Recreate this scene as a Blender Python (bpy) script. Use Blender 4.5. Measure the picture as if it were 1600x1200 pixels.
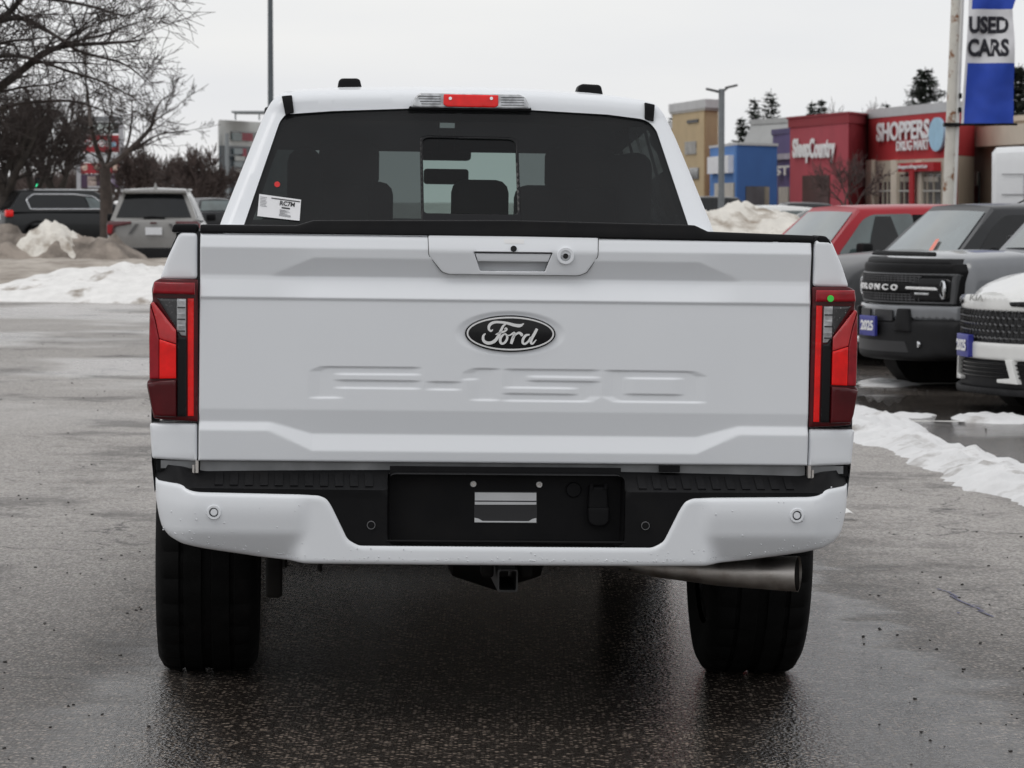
import bpy, bmesh, math, random
import numpy as np
from mathutils import Vector, Matrix, noise as mnoise
from mathutils.geometry import delaunay_2d_cdt

for o in list(bpy.data.objects):
    bpy.data.objects.remove(o)
scene = bpy.context.scene
COL = scene.collection
R = math.radians
random.seed(4)

# ---------------------------------------------------------------- camera
FPX, CAMH, VH = 5250.0, 1.5, 312.0            # focal length in photo pixels, eye height, horizon row
PITCH = math.atan((600 - VH) / FPX)
cam = bpy.data.cameras.new('camera')
cam.sensor_width = 36
cam.lens = FPX / 1600 * 36
cam.clip_start, cam.clip_end = 0.1, 4000
cam.dof.use_dof = True
cam.dof.focus_distance = 9.75
cam.dof.aperture_fstop = 15.0
camo = bpy.data.objects.new('camera', cam)
camo.location = (0, 0, CAMH)
camo.rotation_euler = (math.pi / 2 - PITCH, 0, 0)
COL.objects.link(camo)
scene.camera = camo

# ---------------------------------------------------------------- overcast sky and sun
world = bpy.data.worlds.new('World')
scene.world = world
world.use_nodes = True
nt = world.node_tree
nt.nodes.clear()
W = nt.nodes.new
out = W('ShaderNodeOutputWorld'); bg = W('ShaderNodeBackground'); sky = W('ShaderNodeTexSky')
sky.sky_type = 'NISHITA'; sky.sun_disc = False
SUN_EL, SUN_AZ = R(60), R(228)
sky.sun_elevation = SUN_EL; sky.sun_rotation = SUN_AZ
tc = W('ShaderNodeTexCoord'); mp = W('ShaderNodeMapping'); nz = W('ShaderNodeTexNoise'); rp = W('ShaderNodeValToRGB')
mp.inputs['Scale'].default_value = (1.6, 1.6, 9)
nz.inputs['Scale'].default_value = 2.2; nz.inputs['Detail'].default_value = 4; nz.inputs['Roughness'].default_value = .5
rp.color_ramp.elements[0].position = .3; rp.color_ramp.elements[0].color = (6.8, 6.92, 7.25, 1)
rp.color_ramp.elements[1].position = .7; rp.color_ramp.elements[1].color = (8.0, 7.95, 7.85, 1)
mx = W('ShaderNodeMixRGB'); mx.inputs[0].default_value = .94
nt.links.new(tc.outputs['Generated'], mp.inputs[0]); nt.links.new(mp.outputs[0], nz.inputs['Vector'])
nt.links.new(nz.outputs['Fac'], rp.inputs[0]); nt.links.new(sky.outputs[0], mx.inputs[1]); nt.links.new(rp.outputs[0], mx.inputs[2])
nt.links.new(mx.outputs[0], bg.inputs['Color']); nt.links.new(bg.outputs[0], out.inputs['Surface'])
bg.inputs['Strength'].default_value = 0.1
sl = bpy.data.lights.new('sun', 'SUN'); sl.energy = 0.55; sl.angle = R(28); sl.color = (1, .97, .93)
so = bpy.data.objects.new('sun', sl); COL.objects.link(so)
so.rotation_euler = (math.pi / 2 - SUN_EL, 0, math.pi - SUN_AZ)
scene.view_settings.view_transform = 'Standard'
scene.view_settings.look = 'None'
scene.view_settings.exposure = 0.2
scene.view_settings.gamma = 1
scene.view_settings.use_curve_mapping = False

# ---------------------------------------------------------------- pixel -> place
CP, SP = math.cos(PITCH), math.sin(PITCH)
def ray(u, v):
    a, b = (u - 800) / FPX, (600 - v) / FPX
    return np.array([a, CP + b * SP, -SP + b * CP])      # z may be up or down
def at(u, v, Y):                                         # point at depth Y
    d = ray(u, v); t = Y / d[1]
    return Vector((d[0] * t, Y, CAMH + d[2] * t))
def zg(x, y=0):                                          # the lot falls gently to the right
    return -0.0135 * 15 * math.tanh((x + .031) / 15) - .00085 * min(max(y - 9.5, -9), 60)
def gp(u, v):                                            # point on the ground
    d = ray(u, v); t = 10.0
    for _ in range(30):
        t = (CAMH - zg(d[0] * t, d[1] * t)) / -d[2]
    return Vector((d[0] * t, d[1] * t, zg(d[0] * t, d[1] * t)))
TRUCK_LOC, TRUCK_YAW, TRUCK_ROLL = Vector((-.0314, 9.5, 0)), R(3.627), R(.775)
TM = Matrix.Translation(TRUCK_LOC) @ Matrix.Rotation(TRUCK_YAW, 4, 'Z') @ Matrix.Rotation(TRUCK_ROLL, 4, 'Y')
TI = TM.inverted()
def T(u, v, yl=0.0):                                     # pixel -> (x, z) on the truck's plane y = yl
    o = TI @ Vector((0, 0, CAMH)); d = TI.to_3x3() @ Vector(ray(u, v))
    t = (yl - o.y) / d.y
    return (o.x + d.x * t, o.z + d.z * t)
def TP(pts, yl=0.0):
    return [T(u, v, yl) for u, v in pts]

# ---------------------------------------------------------------- objects
def link(o, parent=None):
    COL.objects.link(o)
    if parent is not None:
        o.parent = parent
    return o
def thing(name, label, cat, loc=(0, 0, 0), rotz=0, group=None):
    o = bpy.data.objects.new(name, None); o.empty_display_size = .2
    o.location = loc; o.rotation_euler = (0, 0, rotz)
    o['label'] = label; o['category'] = cat
    if group: o['group'] = group
    return link(o)
def tag(o, label, cat, group=None):
    o['label'] = label; o['category'] = cat
    if group: o['group'] = group
    return o
def mk(name, verts, faces, mat, parent=None, sharp=35):
    me = bpy.data.meshes.new(name)
    me.from_pydata([tuple(map(float, v)) for v in verts], [], [tuple(map(int, f)) for f in faces])
    me.polygons.foreach_set('use_smooth', [True] * len(me.polygons))
    me.update()
    if sharp: me.set_sharp_from_angle(angle=R(sharp))
    if mat is not None: me.materials.append(mat)
    return link(bpy.data.objects.new(name, me), parent)
class MB:
    """collects pieces of ONE part"""
    def __init__(s): s.v = []; s.f = []
    def add(s, v, f):
        n = len(s.v); s.v += [tuple(p) for p in v]; s.f += [tuple(i + n for i in q) for q in f]; return s
    def box(s, c, d, M=None):
        x, y, z = d[0] / 2, d[1] / 2, d[2] / 2
        v = [Vector((a * x, b * y, e * z)) for e in (-1, 1) for b in (-1, 1) for a in (-1, 1)]
        if M is not None: v = [M @ p for p in v]
        v = [p + Vector(c) for p in v]
        return s.add(v, [(0, 2, 3, 1), (4, 5, 7, 6), (0, 1, 5, 4), (2, 6, 7, 3), (0, 4, 6, 2), (1, 3, 7, 5)])
    def tube(s, pts, rad, n=8, cap=True):
        pts = [Vector(p) for p in pts]
        if not hasattr(rad, '__len__'): rad = [rad] * len(pts)
        v = []; f = []
        for i, p in enumerate(pts):
            d = (pts[min(i + 1, len(pts) - 1)] - pts[max(i - 1, 0)]).normalized()
            a = d.cross(Vector((0, 0, 1)) if abs(d.z) < .9 else Vector((1, 0, 0))).normalized(); b = d.cross(a)
            v += [p + (a * math.cos(2 * math.pi * k / n) + b * math.sin(2 * math.pi * k / n)) * rad[i] for k in range(n)]
        for i in range(len(pts) - 1):
            for k in range(n):
                f.append((i * n + k, i * n + (k + 1) % n, (i + 1) * n + (k + 1) % n, (i + 1) * n + k))
        if cap:
            f.append(tuple(range(n))[::-1]); f.append(tuple(range((len(pts) - 1) * n, len(pts) * n)))
        return s.add(v, f)
    def lathe(s, prof, axis='x', n=32, c=(0, 0, 0)):       # prof: (offset along axis, radius)
        v = []; f = []; m = len(prof)
        for k in range(n):
            a = 2 * math.pi * k / n; ca, sa = math.cos(a), math.sin(a)
            for h, r in prof:
                p = (h, r * ca, r * sa) if axis == 'x' else ((r * ca, h, r * sa) if axis == 'y' else (r * ca, r * sa, h))
                v.append((p[0] + c[0], p[1] + c[1], p[2] + c[2]))
        for k in range(n):
            for j in range(m - 1):
                f.append((k * m + j, k * m + j + 1, ((k + 1) % n) * m + j + 1, ((k + 1) % n) * m + j))
        return s.add(v, f)
    def prism(s, poly, y0, y1):                            # poly in (x, z)
        n = len(poly)
        v = [(x, y0, z) for x, z in poly] + [(x, y1, z) for x, z in poly]
        f = [tuple(range(n)), tuple(range(2 * n - 1, n - 1, -1))] + [(i, i + n, (i + 1) % n + n, (i + 1) % n) for i in range(n)]
        return s.add(v, f)
    def build(s, name, mat, parent=None, sharp=35): return mk(name, s.v, s.f, mat, parent, sharp)
def bevelled(o, w=.01, seg=2, ang=35):
    bm = bmesh.new(); bm.from_mesh(o.data)
    bmesh.ops.remove_doubles(bm, verts=bm.verts, dist=1e-5)
    bmesh.ops.recalc_face_normals(bm, faces=bm.faces)
    es = [e for e in bm.edges if len(e.link_faces) == 2 and e.calc_face_angle(0) > R(ang)]
    bmesh.ops.bevel(bm, geom=es, offset=w, segments=seg, affect='EDGES', profile=.5)
    for f in bm.faces: f.smooth = True
    bm.to_mesh(o.data); bm.free(); o.data.set_sharp_from_angle(angle=R(40))
    return o

# ---------------------------------------------------------------- plane patches with clean edges
def inside(P, poly):
    P = np.asarray(P); q = np.asarray(poly); r = np.zeros(len(P), bool); j = len(q) - 1
    for i in range(len(q)):
        a, b = q[i], q[j]
        c = (a[1] > P[:, 1]) != (b[1] > P[:, 1])
        with np.errstate(divide='ignore', invalid='ignore'):
            xx = (b[0] - a[0]) * (P[:, 1] - a[1]) / (b[1] - a[1] + 1e-15) + a[0]
        r ^= c & (P[:, 0] < xx); j = i
    return r
def dist(P, poly, closed=True):
    P = np.asarray(P); q = np.asarray(poly); d = np.full(len(P), 1e9)
    for i in range(len(q) if closed else len(q) - 1):
        a, b = q[i], q[(i + 1) % len(q)]
        e = b - a; L = (e ** 2).sum() + 1e-18
        t = np.clip(((P - a) @ e) / L, 0, 1)
        d = np.minimum(d, np.hypot(P[:, 0] - a[0] - t * e[0], P[:, 1] - a[1] - t * e[1]))
    return d
def resample(poly, s):
    o = []
    n = len(poly)
    for i in range(n):
        a, b = np.array(poly[i]), np.array(poly[(i + 1) % n]); k = max(1, int(math.ceil(np.linalg.norm(b - a) / s)))
        o += [tuple(a + (b - a) * j / k) for j in range(k)]
    return o
def rounded(poly, r, n=4):                               # round the corners of an outline
    o = []; m = len(poly)
    for i in range(m):
        p, a, b = (np.array(poly[k % m], float) for k in (i, i - 1, i + 1))
        da, db = a - p, b - p; la, lb = np.linalg.norm(da), np.linalg.norm(db)
        rr = min(r, la * .45, lb * .45); s, e = p + da / la * rr, p + db / lb * rr
        for k in range(n + 1):
            t = k / n; o.append(tuple((1 - t) ** 2 * s + 2 * t * (1 - t) * p + t * t * e))
    return o
def area(p): return .5 * sum(p[i][0] * p[(i + 1) % len(p)][1] - p[(i + 1) % len(p)][0] * p[i][1] for i in range(len(p)))
def cdt(outline, holes=(), sp=.02, r=0.0):
    loops = [list(outline)] + [list(h) for h in holes]
    loops = [l if area(l) > 0 else l[::-1] for l in loops]
    loops = [resample(l, sp) for l in loops]
    pts = []; edges = []
    for l in loops:
        n = len(pts); pts += l; edges += [(n + i, n + (i + 1) % len(l)) for i in range(len(l))]
    extra = []
    L0 = np.array(loops[0])
    if r > 0:
        for li, l in enumerate(loops):
            q = np.array(l); tn = np.roll(q, -1, 0) - np.roll(q, 1, 0); tn /= np.linalg.norm(tn, axis=1)[:, None] + 1e-12
            nn = np.stack([-tn[:, 1], tn[:, 0]], 1) * (1 if li == 0 else -1)
            for k in (.08, .3, .62, 1):
                c = q + nn * r * k; ok = inside(c, L0)
                for h in loops[1:]: ok &= ~inside(c, h)
                dd = np.min([dist(c, x) for x in loops], 0); ok &= dd > r * k * .9
                extra.append(c[ok])
    x0, z0 = L0.min(0); x1, z1 = L0.max(0)
    gx, gz = np.meshgrid(np.arange(x0 + sp * .5, x1, sp), np.arange(z0 + sp * .5, z1, sp * .87)); gx[1::2] += sp * .5
    G = np.stack([gx.ravel(), gz.ravel()], 1)
    if len(G):
        ok = inside(G, L0); G = G[ok]
        for h in loops[1:]: G = G[~inside(G, h)]
        if len(G): G = G[np.min([dist(G, x) for x in loops], 0) > max(r * 1.2, sp * .45)]
        extra.append(G)
    nb = len(pts)
    allp = pts + [tuple(p) for e in extra for p in e]
    res = delaunay_2d_cdt([Vector(p) for p in allp], edges, [], 1 if not holes else 0, 1e-7)
    V = np.array([tuple(p) for p in res[0]]); F = [tuple(f) for f in res[2]]
    c = np.array([V[list(f)].mean(0) for f in F]); ok = inside(c, L0)
    for h in loops[1:]: ok &= ~inside(c, h)
    F = [f for f, k in zip(F, ok) if k]
    F = [f if area([V[i] for i in f]) > 0 else f[::-1] for f in F]
    return V, F, loops
def patch(name, outline, mat, parent=None, f=0.0, sp=.03, r=0.0, ry=None, depth=.01, holes=(), M=None, mirror=False, rh=True):
    """outline in (x, z), front faces -y; f: depth y or y(x, z); r: edge rounding; depth: skirt going back"""
    if mirror:
        outline = [(-x, z) for x, z in outline][::-1]; holes = [[(-x, z) for x, z in h][::-1] for h in holes]
    V, F, loops = cdt(outline, holes, sp, r)
    fy = (lambda x, z: np.full(len(x), float(f))) if not callable(f) else f
    y = fy(V[:, 0], V[:, 1]).astype(float)
    if r > 0:
        d = np.min([dist(V, x) for x in (loops if rh else loops[:1])], 0); k = np.clip(1 - d / r, 0, 1)
        y = y + (ry if ry else r) * (1 - np.sqrt(np.maximum(0, 1 - k * k)))
    vs = [(V[i, 0], y[i], V[i, 1]) for i in range(len(V))]; fs = list(F)
    if depth > 0:
        from collections import Counter
        ec = {}
        for t in F:
            for a, b in zip(t, t[1:] + t[:1]): ec[(a, b)] = 1
        for (a, b) in list(ec):
            if (b, a) not in ec:
                n = len(vs); vs += [vs[a], vs[b], (vs[b][0], vs[b][1] + depth, vs[b][2]), (vs[a][0], vs[a][1] + depth, vs[a][2])]
                fs.append((n + 1, n, n + 3, n + 2))
    if M is not None: vs = [tuple(M @ Vector(v)) for v in vs]
    return mk(name, vs, fs, mat, parent)
def ellipse(cx, cz, a, b, n=40): return [(cx + a * math.cos(2 * math.pi * k / n), cz + b * math.sin(2 * math.pi * k / n)) for k in range(n)]
def text_mesh(name, s, width, height, mat, parent=None, M=None, depth=.004, bold=0.0, shear=0.0):
    """flat raised lettering centred at the origin in the x-z plane, facing -y"""
    cu = bpy.data.curves.new('lettering', 'FONT'); cu.body = s; cu.extrude = .02; cu.offset = bold; cu.shear = shear; cu.resolution_u = 3
    cu.align_x = 'CENTER'
    ob = bpy.data.objects.new('lettering', cu); COL.objects.link(ob)
    dg = bpy.context.evaluated_depsgraph_get(); me = bpy.data.meshes.new_from_object(ob.evaluated_get(dg))
    bpy.data.objects.remove(ob); bpy.data.curves.remove(cu)
    n = len(me.vertices); co = np.empty(n * 3); me.vertices.foreach_get('co', co); co = co.reshape(-1, 3)
    lo, hi = co.min(0), co.max(0); c = (lo + hi) / 2
    x = (co[:, 0] - c[0]) / (hi[0] - lo[0]) * width; z = (co[:, 1] - c[1]) / (hi[1] - lo[1]) * height
    y = -(co[:, 2] - lo[2]) / (hi[2] - lo[2]) * depth
    P = [Vector(p) for p in zip(x, y, z)]
    if M is not None: P = [M @ p for p in P]
    me.vertices.foreach_set('co', np.array([tuple(p) for p in P]).ravel()); me.name = name
    me.materials.clear(); me.materials.append(mat); me.update()
    return link(bpy.data.objects.new(name, me), parent)

# ---------------------------------------------------------------- materials
MATS = {}
def mat(name, col, rough=.5, metal=0.0, coat=0.0, var=.06, vs=8.0, bump=0.0, bs=60.0, bd=.01, spec=.5, col2=None, c2=(.5, .6), c2s=3.0, emis=0, trans=0, coat_r=.06, rvar=0):
    if name in MATS: return MATS[name]
    m = bpy.data.materials.new(name); m.use_nodes = True; t = m.node_tree; N = t.nodes.new; Lk = t.links.new
    p = t.nodes['Principled BSDF']
    p.inputs['Metallic'].default_value = metal; p.inputs['Roughness'].default_value = rough
    p.inputs['Specular IOR Level'].default_value = spec; p.inputs['Coat Weight'].default_value = coat; p.inputs['Coat Roughness'].default_value = coat_r
    tcn = N('ShaderNodeTexCoord'); n1 = N('ShaderNodeTexNoise'); n1.inputs['Scale'].default_value = vs; n1.inputs['Detail'].default_value = 5
    Lk(tcn.outputs['Object'], n1.inputs['Vector'])
    r1 = N('ShaderNodeValToRGB'); e = r1.color_ramp.elements
    e[0].position, e[1].position = .3, .7
    e[0].color = tuple(c * (1 - var) for c in col) + (1,); e[1].color = tuple(min(1, c * (1 + var)) for c in col) + (1,)
    Lk(n1.outputs['Fac'], r1.inputs[0]); last = r1.outputs[0]
    if col2 is not None:
        n2 = N('ShaderNodeTexNoise'); n2.inputs['Scale'].default_value = c2s; n2.inputs['Detail'].default_value = 7; n2.inputs['Roughness'].default_value = .6
        Lk(tcn.outputs['Object'], n2.inputs['Vector'])
        mr = N('ShaderNodeMapRange'); mr.inputs[1].default_value, mr.inputs[2].default_value = c2
        Lk(n2.outputs['Fac'], mr.inputs[0]); mm = N('ShaderNodeMixRGB'); mm.inputs[2].default_value = tuple(col2) + (1,)
        Lk(mr.outputs[0], mm.inputs[0]); Lk(last, mm.inputs[1]); last = mm.outputs[0]
    Lk(last, p.inputs['Base Color'])
    if rvar:
        mr = N('ShaderNodeMapRange'); mr.inputs[3].default_value, mr.inputs[4].default_value = rough - rvar, rough + rvar
        mr.inputs[1].default_value, mr.inputs[2].default_value = .3, .7
        Lk(n1.outputs['Fac'], mr.inputs[0]); Lk(mr.outputs[0], p.inputs['Roughness'])
    if bump:
        n3 = N('ShaderNodeTexNoise'); n3.inputs['Scale'].default_value = bs; n3.inputs['Detail'].default_value = 3
        b = N('ShaderNodeBump'); b.inputs['Strength'].default_value = bump; b.inputs['Distance'].default_value = bd
        Lk(tcn.outputs['Object'], n3.inputs['Vector']); Lk(n3.outputs['Fac'], b.inputs['Height']); Lk(b.outputs[0], p.inputs['Normal'])
    if emis:
        p.inputs['Emission Color'].default_value = tuple(col) + (1,); p.inputs['Emission Strength'].default_value = emis
    MATS[name] = m
    return m
def glass(name, tint, refl=.5, haze=0.0):
    """thin pane: tinted see-through plus a mirror coat that strengthens at grazing angles"""
    m = bpy.data.materials.new(name); m.use_nodes = True; t = m.node_tree; t.nodes.clear(); N = t.nodes.new; Lk = t.links.new
    o = N('ShaderNodeOutputMaterial'); tr = N('ShaderNodeBsdfTransparent'); gl = N('ShaderNodeBsdfGlossy'); mx_ = N('ShaderNodeMixShader'); fr = N('ShaderNodeFresnel')
    tr.inputs[0].default_value = tuple(tint) + (1,); gl.inputs['Roughness'].default_value = .02; fr.inputs['IOR'].default_value = 1.45
    tcn = N('ShaderNodeTexCoord'); nn = N('ShaderNodeTexNoise'); nn.inputs['Scale'].default_value = 3; Lk(tcn.outputs['Object'], nn.inputs['Vector'])
    ge = N('ShaderNodeNewGeometry'); mi_ = N('ShaderNodeMapRange'); mi_.inputs[3].default_value = 1.45; mi_.inputs[4].default_value = 1 / 1.45
    Lk(ge.outputs['Backfacing'], mi_.inputs[0]); Lk(mi_.outputs[0], fr.inputs['IOR'])
    ml = N('ShaderNodeMath'); ml.operation = 'MULTIPLY'; ml.inputs[1].default_value = refl * 2
    Lk(fr.outputs[0], ml.inputs[0]); Lk(ml.outputs[0], mx_.inputs[0]); Lk(tr.outputs[0], mx_.inputs[1]); Lk(gl.outputs[0], mx_.inputs[2])
    if haze:
        df = N('ShaderNodeBsdfDiffuse'); df.inputs[0].default_value = (.3, .31, .32, 1); m2 = N('ShaderNodeMixShader')
        mr = N('ShaderNodeMapRange'); mr.inputs[3].default_value = haze * .5; mr.inputs[4].default_value = haze * 1.5
        Lk(nn.outputs['Fac'], mr.inputs[0]); Lk(mr.outputs[0], m2.inputs[0]); Lk(mx_.outputs[0], m2.inputs[1]); Lk(df.outputs[0], m2.inputs[2]); Lk(m2.outputs[0], o.inputs[0])
    else: Lk(mx_.outputs[0], o.inputs[0])
    MATS[name] = m
    return m
PAINT_W = mat('white_paint', (.80, .822, .848), .40, coat=.4, var=.012, vs=3, bump=.02, bs=900, bd=.001)
BLACKP = mat('black_plastic', (.007, .007, .0078), .58, spec=.14, var=.2, bump=.15, bs=700, bd=.001, col2=(.011, .0105, .0105), c2=(.5, .75), c2s=6)
BLACKG = mat('black_gloss', (.006, .006, .007), .15, spec=.25, coat=.1, var=.1)
RUBBER = mat('rubber', (.0045, .0045, .0045), .8, spec=.15, var=.25, vs=15, bump=.3, bs=120, bd=.003, col2=(.011, .0105, .010), c2=(.55, .8), c2s=9)
CHROME = mat('chrome', (.75, .76, .78), .12, metal=1, var=.03)
STEEL = mat('steel', (.55, .52, .49), .42, metal=1, var=.2, vs=14, col2=(.3, .24, .2), c2=(.5, .75), c2s=11, rvar=.1)
GREYM = mat('grey_sill', (.22, .225, .23), .42, metal=.3, var=.25, vs=9)
DARKM = mat('dark_underbody', (.010, .009, .008), .8, spec=.2, var=.4, vs=10)
WHITEP = mat('white_print', (.8, .8, .8), .5, var=.02)
INKB = mat('black_print', (.02, .02, .022), .5)
RED_D = mat('lens_maroon', (.075, .0015, .004), .2, spec=.3, coat=.15, var=.25, vs=12)
RED_M = mat('lens_red', (.30, .006, .014), .22, spec=.35, coat=.2, var=.25, vs=25, bump=.1, bs=300, bd=.001)
RED_B = mat('lens_bright_red', (.85, .006, .005), .2, spec=.35, coat=.3, var=.15, vs=25)
SMOKE = mat('lens_smoked', (.03, .03, .032), .15, coat=.6, var=.3, vs=30, col2=(.35, .35, .36), c2=(.62, .72), c2s=160)
CLEARL = mat('lens_clear', (.5, .51, .52), .12, metal=.4, coat=.6, var=.4, vs=45)
# ================================================================ ground
def ground_material():
    m = bpy.data.materials.new('wet_asphalt'); m.use_nodes = True; t = m.node_tree; N = t.nodes.new; Lk = t.links.new
    p = t.nodes['Principled BSDF']; tcn = N('ShaderNodeTexCoord'); O = tcn.outputs['Object']
    def noise(s, d=4, r=.55, v=None):
        n = N('ShaderNodeTexNoise'); n.inputs['Scale'].default_value = s; n.inputs['Detail'].default_value = d; n.inputs['Roughness'].default_value = r
        Lk(v if v else O, n.inputs['Vector']); return n.outputs['Fac']
    def ramp(i, a, b, lo=0., hi=1.):
        n = N('ShaderNodeMapRange'); n.interpolation_type = 'SMOOTHSTEP'; Lk(i, n.inputs[0])
        for k, x in zip((1, 2, 3, 4), (a, b, lo, hi)): n.inputs[k].default_value = x
        return n.outputs[0]
    def math_(op, a, b):
        n = N('ShaderNodeMath'); n.operation = op
        for k, x in enumerate((a, b)):
            if hasattr(x, 'default_value'): Lk(x, n.inputs[k])
            else: n.inputs[k].default_value = x
        return n.outputs[0]
    def mix(f, a, b):
        n = N('ShaderNodeMixRGB')
        for k, x in enumerate((f, a, b)):
            if hasattr(x, 'default_value'): Lk(x, n.inputs[k])
            else: n.inputs[k].default_value = x
        return n.outputs[0]
    # stone chips in the binder
    vo = N('ShaderNodeTexVoronoi'); vo.inputs['Scale'].default_value = 78; Lk(O, vo.inputs['Vector'])
    vo2 = N('ShaderNodeTexVoronoi'); vo2.inputs['Scale'].default_value = 165; Lk(O, vo2.inputs['Vector'])
    sep = N('ShaderNodeSeparateColor'); Lk(vo.outputs['Color'], sep.inputs[0])
    chip = mix(ramp(sep.outputs[0], .5, 1), (.016, .013, .011, 1), (.30, .245, .20, 1))
    gap = ramp(math_('ADD', vo.outputs['Distance'], math_('MULTIPLY', noise(60, 3), .5)), .62, .86, 1, .25)
    chip = mix(gap, (.010, .008, .007, 1), chip)
    # dried salt and slush film, in drifts across the lot
    mp_ = N('ShaderNodeMapping'); mp_.inputs['Rotation'].default_value = (0, 0, .5); mp_.inputs['Scale'].default_value = (.55, .3, 1); Lk(O, mp_.inputs[0])
    big = noise(1.0, 5, .55, mp_.outputs[0])
    patchy = noise(2.7, 6, .6)
    sp_ = N('ShaderNodeSeparateXYZ'); Lk(O, sp_.inputs[0])
    # wet strip along the truck's track, its colour also darkened for under-truck shade
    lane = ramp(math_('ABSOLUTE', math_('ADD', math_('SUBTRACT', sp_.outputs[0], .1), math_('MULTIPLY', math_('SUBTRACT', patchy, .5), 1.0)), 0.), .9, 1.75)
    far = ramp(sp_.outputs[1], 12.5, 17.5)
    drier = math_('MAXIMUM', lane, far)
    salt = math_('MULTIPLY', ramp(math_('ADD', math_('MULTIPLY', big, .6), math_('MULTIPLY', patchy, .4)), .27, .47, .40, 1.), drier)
    bays = math_('MULTIPLY', ramp(sp_.outputs[0], 2.3, 2.8), ramp(sp_.outputs[1], 15, 18))
    salt = math_('MULTIPLY', salt, ramp(bays, 0, 1, 1, .12))
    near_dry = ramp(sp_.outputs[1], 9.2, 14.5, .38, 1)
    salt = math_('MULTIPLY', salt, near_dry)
    film = mix(noise(9, 5), (.40, .375, .35, 1), (.54, .51, .48, 1))
    col = mix(math_('MULTIPLY', salt, math_('ADD', .46, math_('MULTIPLY', ramp(sep.outputs[1], .1, .9), .5))), chip, film)
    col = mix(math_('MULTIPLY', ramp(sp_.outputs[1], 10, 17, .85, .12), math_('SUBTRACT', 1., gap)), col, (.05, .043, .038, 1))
    # damp dark blotches and tyre tracks
    damp = ramp(noise(.62, 7, .66), .52, .64, 0, .62)
    col = mix(damp, col, (.045, .04, .036, 1))
    vc = N('ShaderNodeTexVoronoi'); vc.feature = 'DISTANCE_TO_EDGE'; vc.inputs['Scale'].default_value = .55
    wv = N('ShaderNodeVectorMath'); wv.operation = 'ADD'; wn = N('ShaderNodeTexNoise'); wn.inputs['Scale'].default_value = 2.5; wn.inputs['Detail'].default_value = 6; Lk(O, wn.inputs['Vector'])
    Lk(O, wv.inputs[0]); Lk(wn.outputs['Color'], wv.inputs[1]); Lk(wv.outputs[0], vc.inputs['Vector'])
    crack = math_('MULTIPLY', ramp(vc.outputs['Distance'], .002, .007, .8, 0), ramp(noise(.35, 2), .46, .54))
    col = mix(crack, col, (.02, .018, .016, 1))
    specks = ramp(noise(30, 2), .70, .74, 0, .75)
    col = mix(specks, col, (.03, .027, .025, 1))
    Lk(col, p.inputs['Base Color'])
    # melt water further out on the left: smooth sheets that mirror the sky
    pud = math_('MULTIPLY', ramp(noise(.23, 4, .5, None), .46, .56), ramp(sp_.outputs[1], 19, 26))
    rough = math_('SUBTRACT', ramp(salt, 0, .45, .13, .60), math_('MULTIPLY', pud, .33))
    Lk(rough, p.inputs['Roughness'])
    p.inputs['Specular IOR Level'].default_value = .5
    b1 = N('ShaderNodeBump'); b1.inputs['Distance'].default_value = .011
    h = math_('ADD', math_('MULTIPLY', vo.outputs['Distance'], 1.0), math_('ADD', math_('MULTIPLY', vo2.outputs['Distance'], .5), math_('MULTIPLY', noise(40, 4), .8)))
    Lk(h, b1.inputs['Height'])
    Lk(math_('MULTIPLY', ramp(salt, 0, .5, .38, .6), ramp(pud, 0, 1, 1, .12)), b1.inputs['Strength'])
    Lk(b1.outputs[0], p.inputs['Normal'])
    return m
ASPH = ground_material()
def axis(stops):
    o = []
    for a, b, n in stops: o += list(np.linspace(a, b, n, endpoint=False))
    return np.array(o + [stops[-1][1]])
gx = axis([(-900, -60, 12), (-60, -20, 14), (-20, 20, 60), (20, 60, 14), (60, 900, 12)]); gy = axis([(-30, 0, 5), (0, 40, 30), (40, 120, 24), (120, 1500, 20)])
gv = [(x, y, zg(x, y)) for y in gy for x in gx]; nx = len(gx)
gf = [(j * nx + i, j * nx + i + 1, (j + 1) * nx + i + 1, (j + 1) * nx + i) for j in range(len(gy) - 1) for i in range(nx - 1)]
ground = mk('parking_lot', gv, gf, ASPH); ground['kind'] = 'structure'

# painted bay lines between the parked cars on the right
LINE = mat('worn_line_paint', (.62, .61, .58), .6, var=.15, col2=(.2, .19, .18), c2=(.52, .62), c2s=9)
def strip(name, a, b, w, m, lift=.004):
    a, b = Vector(a), Vector(b); d = (b - a); d.z = 0; s = Vector((-d.y, d.x, 0)).normalized() * w / 2; n = 12; v = []; f = []
    for i in range(n + 1):
        p = a.lerp(b, i / n)
        for q in (p - s, p + s): v.append((q.x, q.y, zg(q.x, q.y) + lift))
    f = [(2 * i, 2 * i + 1, 2 * i + 3, 2 * i + 2) for i in range(n)]
    o = mk(name, v, [q[::-1] for q in f], m); o['kind'] = 'structure'; return o
for (u0, v0), (u1, v1) in (((1322, 601), (1640, 598)), ((1395, 658), (1660, 661))):
    strip('parking_line', gp(u0, v0), gp(u1, v1), .12, LINE)

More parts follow.
